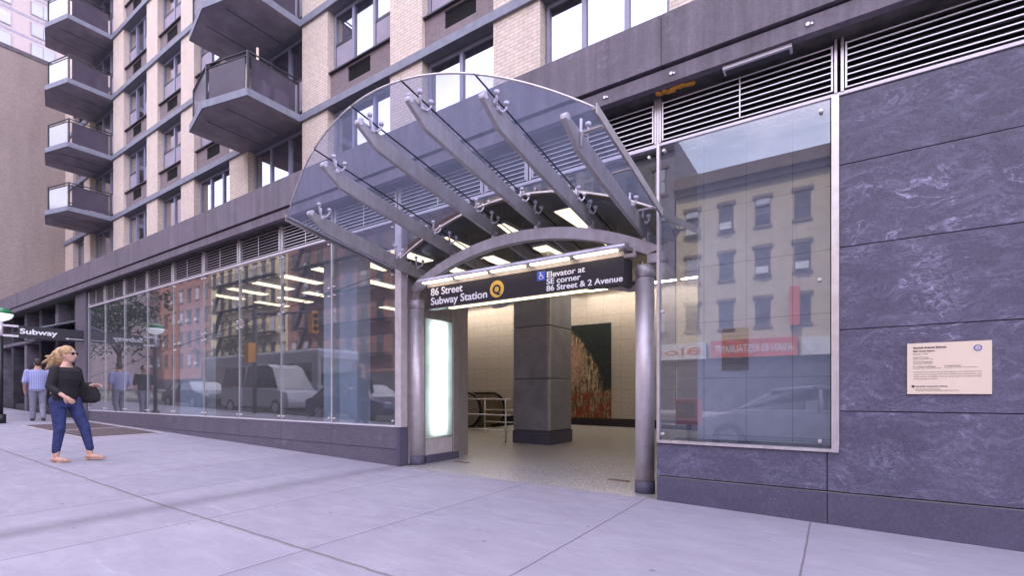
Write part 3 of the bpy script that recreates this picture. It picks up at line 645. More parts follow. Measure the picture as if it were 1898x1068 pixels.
b = MB(); b.tube([(-3.584, -.004, 2.436), (-3.584, .001, 2.436)], .108, 40); bl = b.build('route_bullet', 'bullet', sg)
text('Q', 'letter', bl, (-3.584, -.006, 2.380), T, Z, .155, 'sign_black', .006, align='CENTER')
ic = MB().box(-2.992, -2.878, -.004, .001, 2.457, 2.567).build('wheelchair_symbol', 'icon_blue', sg)
b = MB(); yv = -.007
b.tube([(-2.944, yv, 2.552), (-2.944, yv - .002, 2.552)], .008, 10)
def bar2(b, p, q, w_=.007):
    p = Vector((p[0], yv, p[1])); q = Vector((q[0], yv, q[1])); d = (q - p).normalized(); nn = Vector((-d.z, 0, d.x)) * w_ / 2
    b.prism([p - nn, q - nn, q + nn, p + nn], (0, -.002, 0))
bar2(b, (-2.944, 2.543), (-2.941, 2.512), .009); bar2(b, (-2.943, 2.53), (-2.918, 2.53)); bar2(b, (-2.942, 2.513), (-2.914, 2.513), .009); bar2(b, (-2.915, 2.514), (-2.903, 2.483), .008); bar2(b, (-2.905, 2.482), (-2.892, 2.488))
for k in range(10):
    a0, a1 = math.radians(125 + 22 * k), math.radians(125 + 22 * (k + 1)); cxx, czz = -2.935, 2.498
    if k < 9: bar2(b, (cxx + .025 * math.cos(a0), czz + .025 * math.sin(a0)), (cxx + .025 * math.cos(a1), czz + .025 * math.sin(a1)), .006)
b.build('figure', 'sign_white', ic)
text('Elevator at', 'lettering', sg, (-2.862, -.004, 2.484), T, Z, .094, 'sign_white', .0030, fit=.49)
text('SE corner', 'lettering', sg, (-2.862, -.004, 2.404), T, Z, .094, 'sign_white', .0030, fit=.44)
text('86 Street & 2 Avenue', 'lettering', sg, (-2.862, -.004, 2.322), T, Z, .094, 'sign_white', .0030, fit=.94)

# ------------------------------------------------------------------ plaques
pq = thing('dedication_plaque', 'cream rectangular plaque with small dark text on the granite wall', 'plaque', (.72, 0, 1.3))
MB().box(.475, .97, -.014, -.001, 1.1, 1.505).build('plate', 'plaque_cream', pq, bevel=.001)
def pt(s, x, z, sz, fit=None, b_=0): return text(s, 'lettering', pq, (x, -.016, z), T, Z, sz, 'ink', b_, depth=.0004, fit=fit)
pt('Second Avenue Subway', .512, 1.463, .019, .20, .0008); pt('86th Street Station', .512, 1.437, .016, .13, .0006); pt('December 31, 2016', .512, 1.415, .012, .09)
pt('Andrew M. Cuomo', .512, 1.388, .013, .095); pt('Governor, State of New York', .512, 1.376, .009, .12)
pt('Thomas F. Prendergast', .512, 1.352, .013, .118); pt('Chairman and Chief Executive', .512, 1.340, .009, .12)
pt('Dr. Michael Horodniceanu', .512, 1.315, .013, .135); pt('President, MTA Capital Construction', .512, 1.303, .009, .17)
pt('Veronique Hakim', .70, 1.318, .013, .095); pt('President, MTA New York City Transit', .70, 1.306, .009, .19)
for k, s in enumerate(('The Second Avenue Subway is the first major expansion of the subway system in half', 'a century. It was first proposed in the nineteen twenties and it has been built by many', 'workers, engineers and neighbors of the city, with the support of the public and federal', 'funds for all the riders who will use it.')):
    pt(s, .512, 1.272 - .018 * k, .010, .40 - (.25 if k == 3 else 0))
pt('Metropolitan Transportation Authority', .527, 1.158, .013, .19, .0004); pt('State of New York and the City of New York', .527, 1.137, .009, .15); pt('Funded with the support of the Federal Transit Administration', .527, 1.127, .009, .26)
MB().tube([(.512, -.0165, 1.162), (.512, -.014, 1.162)], .0095, 20).build('round_logo', 'ink', pq)
se = MB().tube([(.892, -.0165, 1.452), (.892, -.014, 1.452)], .024, 28).build('seal', 'seal_blue', pq)
MB().tube([(.892, -.0172, 1.452), (.892, -.0165, 1.452)], .015, 24).build('seal_centre', 'plaque_cream', se)
b = MB(); b.box(.885, .890, -.0178, -.0172, 1.444, 1.46); b.box(.894, .899, -.0178, -.0172, 1.444, 1.46); b.build('seal_mark', 'seal_blue', se)
bp = thing('brass_plaque', 'brass plaque seen through the large window on the pale tiled wall', 'plaque', (-.93, .8, 1.6))
MB().box(-1.065, -.797, .800, .818, 1.37, 1.83).build('plate', 'plaque_brass', bp)
for k, (s, sz) in enumerate((('SECOND AVENUE SUBWAY', .02), ('86 STREET STATION', .018), ('MEMORIAL TABLET', .02), ('CITY OF NEW YORK', .016))): text(s, 'lettering', bp, (-.931, .797, 1.76 - .09 * k), T, Z, sz, 'plaque_cream', 0, depth=.0005, align='CENTER')

# ------------------------------------------------------------------ fixture and foam under the cornice
fx_ = thing('batten_light', 'long grey unlit batten light hanging under the cornice', 'light', (-.6, -.1, 4.1))
b = MB(); b.prism([(-.88, -.19, 4.145), (-.88, -.09, 4.145), (-.88, -.08, 4.115), (-.88, -.19, 4.115)], (.56, 0, 0)); b.build('housing', 'white_metal', fx_)
MB().box(-.86, -.34, -.16, -.10, 4.103, 4.115).build('tube', 'frame_dark', fx_)
b = MB()
for k in range(16): b.ell((-1.50 + .022 * k + random.uniform(-.01, .01), -.10 + random.uniform(-.03, .03), 4.145), (.028, .03, random.uniform(.012, .026)), 8, 6)
tag(b.build('foam_patch', 'orange_foam', remesh=.008), 'lump of orange foam stuck under the cornice above the louvres', 'foam')

# ------------------------------------------------------------------ vestibule: column, mosaic, railing, escalators, lights
col = thing('column', 'square grey metal clad column with dark stone base inside the entrance', 'column', (-5.44, 4.38, 0))
zz = [.315, 1.425, 2.545, 3.66, 4.56]
for k in range(4): 
    MB().box(-5.90, -4.99, 3.87, 4.89, zz[k] + .003, zz[k + 1] - .003).build('cladding', 'column_clad', col, bevel=.02)
MB().box(-5.88, -5.01, 3.89, 4.87, .2, 4.56).build('core', 'joint', col)
for k in range(4): MB().box(-5.06, -4.982, 3.862, 3.94, zz[k] + .01, zz[k + 1] - .01).build('corner_guard', 'column_edge', col, bevel=.02)
MB().box(-5.91, -4.975, 3.86, 4.9, -.05, .305).build('stone_base', 'granite_base', col)
mo = MB().box(-9.2, -6.12, 9.96, 9.998, .30, 3.44).build('mosaic_panel', 'mosaic'); tag(mo, 'tall abstract mosaic in tan, dark green and red on the beige tiled wall', 'mosaic')
ra = thing('railing', 'low stainless railing of three bars left of the grey column', 'railing', (-7, 3.75, 0))
fz_ = FLZ(-6)
for z in (.26, .60, .95): MB().tube([(-9.0, 3.75, z + fz_), (-5.9, 3.75, z + fz_)], .017, 8).build('rail', 'steel_bright', ra)
for x in (-6.02, -7.5, -9.0): MB().tube([(x, 3.75, fz_ - .05), (x, 3.75, .95 + fz_)], .019, 8).build('post', 'steel_bright', ra)
ra2 = thing('railing', 'short stainless railing behind the first, in front of the escalators', 'railing', (-7, 5.4, 0))
for z in (.30, .62): MB().tube([(-7.9, 5.5, z + .06), (-5.9, 5.5, z + .06)], .015, 8).build('rail', 'steel', ra2)
MB().tube([(-7.9, 5.5, 0), (-7.9, 5.5, 1.)], .017, 8).build('post', 'steel', ra2)
def escalator(y0, xe, label):
    t = thing('escalator', label, 'escalator', (xe, y0, 0), 'escalators going down into the station')
    L = 8.5; sl = -.52; r = .48; z0 = .05
    for yy in (y0, y0 + 1.25):
        # closed panel: rounded newel at xe, flat landing 1.4 m, then down
        pts = []
        for k in range(13):
            a = -PI / 2 + PI * k / 12; pts.append((xe - r + r * math.cos(a), z0 + .08 + r + r * math.sin(a)))
        pts += [(xe - 2.2, z0 + .08 + 2 * r), (xe - 2.2 - L, z0 + .08 + 2 * r + L * sl), (xe - 2.2 - L, z0 - .4 + L * sl), (xe - 2.2, z0 - .25), (xe - r, z0 + .02)]
        b = MB(); b.prism([(x, yy, z) for x, z in pts], (0, .12, 0)); p = b.build('balustrade', 'escal_steel', t)
        h = []
        for k in range(17):
            a = -PI / 2 - .3 + (PI + .3) * k / 16; h.append((xe - r + (r + .045) * math.cos(a), yy + .06, z0 + .08 + r + (r + .045) * math.sin(a)))
        h += [(xe - 2.2, yy + .06, z0 + .125 + 2 * r), (xe - 2.2 - L, yy + .06, z0 + .125 + 2 * r + L * sl)]
        MB().tube(h, .042, 10).build('handrail', 'rubber', p)
    b = MB()
    for k in range(20):
        x = xe - 2.0 - .4 * k; b.box(x - .4, x, y0 + .14, y0 + 1.23, z0 - .25 - .21 * k, z0 - .03 - .21 * k)
    b.box(xe - 2.0, xe - .2, y0 + .14, y0 + 1.23, z0 - .05, z0 + .02)
    b.build('steps', 'blade', t); return t
escalator(1.55, -6.62, 'escalator nearest the street, seen through the last large pane')
escalator(6.35, -8.75, 'escalator behind the railing, seen through the opening')
k_ = 0
rowsy = ((2.0, 3.1, 'front'), (3.5, 4.6, 'middle'), (6.4, 7.6, 'rear'))
for r_, (ya, yb, rn) in enumerate(rowsy):
    for i in range(1, 11 if r_ < 2 else 6):
        x = -2.37 - 1.33 * i * (1 if r_ < 2 else 2)
        t_ = thing('ceiling_light', 'warm strip light in the %s row under the hall ceiling, %s from the right' % (rn, ordw(i)), 'ceiling light', (x, ya, 4.1), 'strip lights under the hall ceiling')
        MB().box(x - .18, x + .18, ya, yb, 4.11, 4.17).tube([(x, ya + .2, 4.17), (x, ya + .2, 4.56)], .01, 6).tube([(x, yb - .2, 4.17), (x, yb - .2, 4.56)], .01, 6).build('housing', 'white_metal', t_)
        MB().box(x - .16, x + .16, ya + .02, yb - .02, 4.095, 4.112).build('diffuser', 'lamp_warm', t_)
for x in (-10.5, -4.2):   # wall washer along the tiled wall
    t_ = thing('wall_washer', 'long cove light washing the beige tiled wall, %s end' % ('escalator' if x < -8 else 'mosaic'), 'ceiling light', (x, 9.6, 4.4), 'cove lights over the tiled wall')
    MB().box(x - 3, x + 3, 9.35, 9.55, 4.45, 4.54).build('housing', 'white_metal', t_); MB().box(x - 2.95, x + 2.95, 9.38, 9.52, 4.435, 4.449).build('diffuser', 'washer_light', t_)
for x0, x1, y, lab in ((-7.86, -7.62, .5, 'pale blue pillar between the second and third large pane'), (-7.40, -6.92, .5, 'broad pale blue pillar behind the second large pane'), (-13.68, -12.5, .5, 'broad pale blue pillar behind the fifth and sixth pane')):
    p = thing('pillar', lab, 'pillar', ((x0 + x1) / 2, y, 0), 'pale blue pillars behind the glass')
    MB().box(x0, x1, y, y + .3, -3 if x1 < -9 else .0, 4.56).build('shaft', 'pillar_blue', p, bevel=.01); MB().box(x0 - .02, x1 + .02, y - .01, y + .31, -3 if x1 < -9 else 0, .12).build('foot', 'frame_dark', p)

# floor plates, cellar hatch
for x, y, lab in ((-4.9, .88, 'small square brown metal plate in the terrazzo by the left post'), (-2.29, .84, 'small square brown metal plate in the terrazzo by the right post')):
    b = MB().box(x - .14, x + .14, y - .04, y + .05, FLZ(x) - .002, FLZ(x) + .004); tag(b.build('floor_plate', 'brown_plate'), lab, 'floor plate')
hz = lambda x, y: gz(x, y)
ht = thing('sidewalk_hatch', 'brown metal cellar hatch with pale rims set in the sidewalk', 'hatch', (-15, -.9, .2))
def patch(x0, x1, y0, y1, dz, name, mat):
    b = MB(); n = 6
    for i in range(n):
        a, c_ = x0 + (x1 - x0) * i / n, x0 + (x1 - x0) * (i + 1) / n
        b.quad((a, y0, gz(a, y0) + dz), (c_, y0, gz(c_, y0) + dz), (c_, y1, gz(c_, y1) + dz), (a, y1, gz(a, y1) + dz))
    return b.build(name, mat, ht)
patch(-17.6, -12.9, -1.62, -.12, .004, 'rim', 'hatch_edge'); patch(-17.5, -15.3, -1.54, -.2, .008, 'door_leaf', 'hatch'); patch(-15.15, -13.05, -1.54, -.2, .008, 'door_leaf', 'hatch')

# ------------------------------------------------------------------ apartment tower (set back over the podium)
YT = 3.3; S = (D + YT) / D
TX = lambda x: x * S
TZ = lambda z: H + (z - H) * S
tow = thing('apartment_tower', 'tan brick apartment tower with blue grey slab bands above the station', 'building', (-15, 8, 4.8))
PR = [(-20.55, -19.8), (-18.8, -18.27), (-16.47, -15.75), (-14.27, -13.65), (-12.4, -11.77), (-10.24, -9.54), (-7.75, -7.04), (-5.54, -4.89), (-3.64, -2.95), (-1.42, -.75), (.75, 1.4), (2.6, 3.3)]
KIND = [2, 'B', 3, 2, 3, 'B', 3, 2, 3, 3, 2]
FLO = [4.185, 5.84, 7.495, 9.15, 10.805, 12.46, 14.1]      # slab-band underside, in plane-0 units (band .13 thick)
zt0, zt1 = 4.8, TZ(14.1)
for x0, x1 in PR: MB().box(TX(x0), TX(x1), YT, YT + .8, zt0, zt1).build('pier', 'tan_brick', tow)
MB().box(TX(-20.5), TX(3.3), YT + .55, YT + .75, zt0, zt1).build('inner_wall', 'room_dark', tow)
MB().box(TX(-20.5), TX(3.3), YT + 1.2, YT + 12, zt0, zt1).build('rear_volume', 'tan_brick', tow)
for z in FLO[1:]:
    b = MB(); b.box(TX(-20.55), TX(3.3), YT - .07, YT + .5, TZ(z), TZ(z) + .20); b.build('slab_band', 'slab_blue', tow)
def window(x0, x1, z0, z1, n, curt):
    """n lights; outer lights are double-hung with a dark screened lower sash"""
    y = YT + .20; fw = .07; w_ = x1 - x0
    b = MB(); b.box(x0, x1, y, y + .09, z0, z0 + .06); b.box(x0, x1, y, y + .09, z1 - .09, z1); b.box(x0, x0 + fw, y, y + .09, z0 + .06, z1 - .09); b.box(x1 - fw, x1, y, y + .09, z0 + .06, z1 - .09)
    cuts = [x0 + fw, x0 + w_ * .335, x0 + w_ * .68, x1 - fw] if n == 3 else [x0 + fw, x0 + w_ * .5, x1 - fw]
    for c_ in cuts[1:-1]: b.box(c_ - .045, c_ + .045, y - .01, y + .09, z0 + .06, z1 - .09)
    wn_ = b.build('window', 'frame_lilac', tow)
    zm = z0 + (z1 - z0) * .47
    for i in range(n):
        a, c_ = cuts[i] + (.045 if i else 0), cuts[i + 1] - (.045 if i < n - 1 else 0)
        hung = n == 2 or i != 1
        if hung:
            MB().box(a, c_, y + .0, y + .05, zm - .03, zm + .04).build('sash_rail', 'frame_dark', wn_)
            MB().box(a + .02, c_ - .02, y + .012, y + .02, z0 + .07, zm - .03).build('insect_screen', 'screen', wn_)
            MB().box(a, c_, y + .04, y + .048, zm + .04, z1 - .09).build('pane', 'tower_glass', wn_)
        else: MB().box(a, c_, y + .04, y + .048, z0 + .06, z1 - .09).build('pane', 'tower_glass', wn_)
        r = random.random()
        if r < curt:
            zb = zm - .02 if hung else z0 + .1 + (z1 - z0) * random.choice((0, 0, .0, .25))
            MB().box(a, c_, y + .10, y + .11, zb, z1 - .05).build('blind', random.choice(('blind', 'blind', 'blind', 'curtain_grey')), wn_)
for bi in range(len(PR) - 1):
    x0, x1 = TX(PR[bi][1]), TX(PR[bi + 1][0]); kd = KIND[bi]
    for fi in range(len(FLO) - 1):
        zlo = TZ(FLO[fi]) + .2; zhi = TZ(FLO[fi + 1]); zs = TZ(FLO[fi] + .60)
        if fi == 0: zs = 5.1
        if kd == 'B' and fi > 0: zs = zlo + .15
        if zs > zlo + .2 and fi > 0:
            b = MB(); ac0, ac1 = x0 + (x1 - x0) * .30, x0 + (x1 - x0) * (.66 if kd != 2 else .74); az0, az1 = zs - .46, zs - .05
            b.box(x0, ac0, YT + .10, YT + .5, zlo, zs); b.box(ac1, x1, YT + .10, YT + .5, zlo, zs); b.box(ac0, ac1, YT + .10, YT + .5, zlo, az0); b.box(ac0, ac1, YT + .10, YT + .5, az1, zs)
            b.build('spandrel', 'brown_brick', tow)
            b = MB()
            for q in range(9): b.box(ac0, ac1, YT + .13, YT + .15, az0 + .015 + .045 * q, az0 + .035 + .045 * q)
            b.box(ac0, ac1, YT + .17, YT + .2, az0, az1); b.build('air_conditioner_grille', 'ac_dark', tow)
        elif kd == 'B' and fi > 0: MB().box(x0, x1, YT + .12, YT + .5, zlo, zs).build('spandrel', 'brown_brick', tow)
        else: MB().box(x0, x1, YT + .12, YT + .5, zt0, zs).build('spandrel', 'brown_brick', tow)
        MB().box(x0, x1, YT + .02, YT + .3, zs, zs + .035).build('sill', 'frame_dark', tow)
        window(x0 + .03, x1 - .03, zs + .035, zhi - .02, 3 if kd != 2 else 2, .88)
# balconies
def balcony(xr, xl, z, right):
    B = sub_empty('balcony', tow); w_ = xr - xl; xm = (xl + xr) / 2
    y1, y2 = YT - 1.58, YT - 1.95
    pl = [(xr, YT), (xr, y1), (xm, y2), (xl, y1), (xl, YT)]
    b = MB(); b.prism([(x, y, z) for x, y in pl], (0, 0, .20)); sl_ = b.build('slab', 'slab_blue', B)
    b = MB(); ins = [(xr - .03, YT), (xr - .03, y1 + .03), (xm, y2 + .04), (xl + .03, y1 + .03), (xl + .03, YT)]
    b.prism([(x, y, z - .006) for x, y in ins], (0, 0, .005)); b.build('soffit', 'slab_under', B)
    for xx in (xm - w_ * .17, xm + w_ * .17):
        MB().box(xx - .008, xx + .008, y1, YT, z - .012, z - .0055).build('drip_groove', 'joint', B)
    q = [(xr - .12, YT - .05), (xr - .12, y1 + .08), (xm, y2 + .12), (xl + .12, y1 + .08), (xl + .12, YT - .05)]
    zb = z + .20
    for x, y in q: MB().box(x - .025, x + .025, y - .025, y + .025, zb, zb + 1.06).build('rail_post', 'frame_dark', B)
    for i in range(4):
        a, c_ = Vector((*q[i], 0)), Vector((*q[i + 1], 0)); d = (c_ - a).normalized(); 
        for hh in (1.05, .93):
            MB().tube([a + Vector((0, 0, zb + hh)), c_ + Vector((0, 0, zb + hh))], .022, 6).build('handrail', 'frame_dark', B)
        e0, e1 = a + d * .10, c_ - d * .10; nn = Vector((-d.y, d.x, 0)) * .006
        b = MB(); b.prism([e0 - nn + Vector((0, 0, zb + .06)), e1 - nn + Vector((0, 0, zb + .06)), e1 + nn + Vector((0, 0, zb + .06)), e0 + nn + Vector((0, 0, zb + .06))], (0, 0, .86))
        b.build('glass_screen', 'balcony_glass' if i in (0, 3) else ('balcony_milky' if (i == 1 and not right) or i == 2 else 'balcony_glass'), B)
    return B
for f in FLO[1:-1]:
    balcony(TX(-7.75), TX(-9.73), TZ(f), True)
    balcony(TX(-16.47), TX(-18.37), TZ(f), False)
for x, lab in ((-13.4, 'tall pale pole standing on the big balcony by its corner'), (-13.95, 'shorter pale pole standing on the big balcony, further along')):
    t_ = MB().tube([(x, 2.3, TZ(5.84) + .2), (x + .02, 2.3, TZ(5.84) + (1.75 if x > -13.6 else 1.5))], .035, 8).ell((x + .02, 2.3, TZ(5.84) + (1.75 if x > -13.6 else 1.5)), (.04, .04, .05)).build('pole', 'plaque_cream'); tag(t_, lab, 'pole')

# ------------------------------------------------------------------ neighbours on the left
nb = thing('brick_side_building', 'windowless pinkish brick side wall rising beyond the tower', 'building', (-40, 3, 0))
MB().box(-46, -34, -.2, 14, 0, 18.15).build('wall', 'side_brick', nb); MB().box(-46, -33.96, -.25, 14, 18.15, 18.35).build('coping', 'old_stone', nb)
ft = thing('distant_tower', 'pale pink high-rise with blue windows far beyond the brick side wall', 'building', (-110, 10, 0))
MB().box(-130, -96, -30, 60, 0, 75).build('wall', 'far_pink', ft)
for i in range(12):
    yy = -8 + i * 4.55
    for k in range(8):
        z0 = 40.6 + 3. * k
        b = MB().box(-96.02, -95.9, yy, yy + 2.6, z0, z0 + 1.9); wn_ = b.build('window', 'frame_lilac', ft)
        MB().box(-95.9, -95.86, yy + .1, yy + 1.25, z0 + .1, z0 + 1.8).box(-95.9, -95.86, yy + 1.35, yy + 2.5, z0 + .1, z0 + 1.8).build('pane', 'window_blue', wn_) if 'window_blue' in MAT else MB().box(-95.9, -95.86, yy + .1, yy + 1.25, z0 + .1, z0 + 1.8).box(-95.9, -95.86, yy + 1.35, yy + 2.5, z0 + .1, z0 + 1.8).build('pane', 'window_glass_far', wn_)
for k in range(8): MB().box(-96.0, -95.97, -12, 48, 42.9 + 3. * k, 43.25 + 3. * k).build('floor_stripe', 'curtain_grey', ft)
of = thing('old_shopfront', 'dark old shopfront with stone pilasters and transom windows left of the glazed hall', 'shopfront', (-25, .2, .3))
MB().box(-34, -19.36, .45, .8, .2, 4.15).build('wall', 'old_front', of)
for k in range(8):
    x = -19.8 - 1.9 * k; m_ = 'old_stone' if k % 2 else 'old_front'
    MB().box(x - .28, x, .1, .5, .2, 4.15).build('pilaster', m_, of, bevel=.02)
    for j in range(3):
        xa = x - .38 - .5 * j; wn_ = MB().box(xa - .42, xa, .36, .42, 3.25, 3.95).build('transom_window', 'frame_dark', of); MB().box(xa - .38, xa - .04, .34, .358, 3.3, 3.9).build('pane', 'window_glass_far', wn_)
    MB().box(x - 1.75, x - .4, .38, .42, .75, 2.9).build('shop_window', 'window_glass_far', of)
    MB().box(x - 1.85, x - .3, .15, .5, .1, .72).build('stall_riser', 'black_paint', of)
MB().box(-34, -19.36, .05, .5, 3.0, 3.12).build('ledge', 'old_stone', of)
aw = thing('awning', 'sloping grey awning over the old shopfront, just left of the pilaster', 'awning', (-21.5, 0, 3))
b = MB(); b.prism([(-24.2, .3, 3.5), (-24.2, -1.0, 3.02), (-24.2, -1.0, 2.98), (-24.2, .3, 3.46)], (4.6, 0, 0)); b.build('canvas', 'awning', aw)
MB().tube([(-24.2, -1, 3), (-24.2, .3, 3.0)], .015, 6).tube([(-19.62, -1, 3), (-19.62, .3, 3.0)], .015, 6).tube([(-24.2, -1, 3), (-19.6, -1, 3)], .018, 6).build('awning_arm', 'frame_dark', aw)

# ------------------------------------------------------------------ Subway flag sign and globe lamp
XS = -18.65; g0 = gz(XS, -1.75)
gl_ = thing('globe_lamp', 'subway globe lamp, green over white, on a black post at the left edge', 'lamp', (XS, -1.78, g0))
MB().tube([(XS, -1.78, g0), (XS, -1.78, g0 + .25)], .11, 16).tube([(XS, -1.78, g0 + .25), (XS, -1.78, 2.66)], .055, 16).build('post', 'black_paint', gl_)
MB().tube([(XS, -1.78, 2.62), (XS, -1.78, 3.06)], .05, 16).build('sleeve', 'white_metal', gl_)
b = MB(); R = []
for k in range(9):
    a = PI / 2 * k / 8; R.append([(XS + .25 * math.cos(a) * math.cos(2 * PI * j / 24) + 1e-4, -1.78 + .25 * math.cos(a) * math.sin(2 * PI * j / 24), 3.26 + .17 * math.sin(a)) for j in range(24)])
b.rings(R).build('green_cap', 'green_glass', gl_)
R = []
for k in range(9):
    a = -PI / 2 * k / 8; R.append([(XS + .25 * max(math.cos(a), .3) * math.cos(2 * PI * j / 24), -1.78 + .25 * max(math.cos(a), .3) * math.sin(2 * PI * j / 24), 3.255 + .19 * math.sin(a)) for j in range(24)])
MB().rings(R).build('white_bowl', 'globe_white', gl_)
sb = thing('subway_sign', 'black Subway sign with white arrow hung between globe lamp and building', 'sign', (XS, -.7, 2.6))
MB().box(XS - .04, XS + .04, -1.44, -.02, 2.65, 2.985).build('panel', 'sign_black', sb)
b = MB(); b.box(XS - .03, XS + .03, -1.76, -1.44, 2.93, 2.985); b.box(XS - .03, XS + .03, -1.76, -1.44, 2.66, 2.715); b.build('bracket', 'white_metal', sb)
text('Subway', 'lettering', sb, (XS + .043, -1.42, 2.765), (0, 1, 0), Z, .20, 'sign_white', .008, fit=.76)
text('yawbuS'[::-1], 'rear_lettering', sb, (XS - .043, -.62, 2.765), (0, -1, 0), Z, .20, 'sign_white', .008, fit=.76)
b = MB(); b.prism([(XS + .041, -.42, 2.705), (XS + .041, -.02, 2.705), (XS + .041, -.02, 2.72), (XS + .041, -.42, 2.72)], (.002, 0, 0)); b.prism([(XS + .041, -.48, 2.712), (XS + .041, -.40, 2.685), (XS + .041, -.40, 2.74)], (.002, 0, 0)); b.build('arrow', 'sign_white', sb)

# ------------------------------------------------------------------ people
def limb(b, pts, rs, n=12, sub=5):
    # smooth tapered limb through joints
    P = [Vector(p) for p in pts]; out = []; rr = []
    for i in range(len(P) - 1):
        for k in range(sub):
            u = k / sub; out.append(P[i].lerp(P[i + 1], u)); rr.append(rs[i] + (rs[i + 1] - rs[i]) * u)
    out.append(P[-1]); rr.append(rs[-1])
    b.tube(out, rr, n); b.ell(P[0], (rs[0],) * 3, 10, 6); b.ell(P[-1], (rs[-1],) * 3, 10, 6); return b
def hand(b, w, d, palm_n, s=1.):
    """palm and five bent fingers; w wrist, d pointing along the hand, palm_n facing out of the palm"""
    d = Vector(d).normalized(); nn = Vector(palm_n).normalized(); sdir = d.cross(nn).normalized(); w = Vector(w)
    rot = Matrix((sdir, d, nn)).transposed()
    b.ell(w + d * .045 * s, (.040 * s, .052 * s, .018 * s), 10, 8, rot)
    for i, (o, L) in enumerate(((-.030, .062), (-.010, .075), (.010, .072), (.029, .056))):
        p0 = w + d * .075 * s + sdir * o * s; p1 = p0 + (d * .55 + nn * .12).normalized() * L * .5 * s; p2 = p1 + (d * .7 + nn * .75).normalized() * L * .55 * s
        b.tube([p0, p1, p2], [.0105 * s, .0098 * s, .0085 * s], 8)
    p0 = w + d * .02 * s - sdir * .03 * s; b.tube([p0, p0 - sdir * .03 * s + d * .025 * s + nn * .01 * s, p0 - sdir * .036 * s + d * .058 * s + nn * .02 * s], [.014 * s, .0115 * s, .009 * s], 8)
def frame(loc, yaw):
    c_, s_ = math.cos(yaw), math.sin(yaw)
    return lambda x, y, z: (loc[0] + x * c_ - y * s_, loc[1] + x * s_ + y * c_, loc[2] + z)
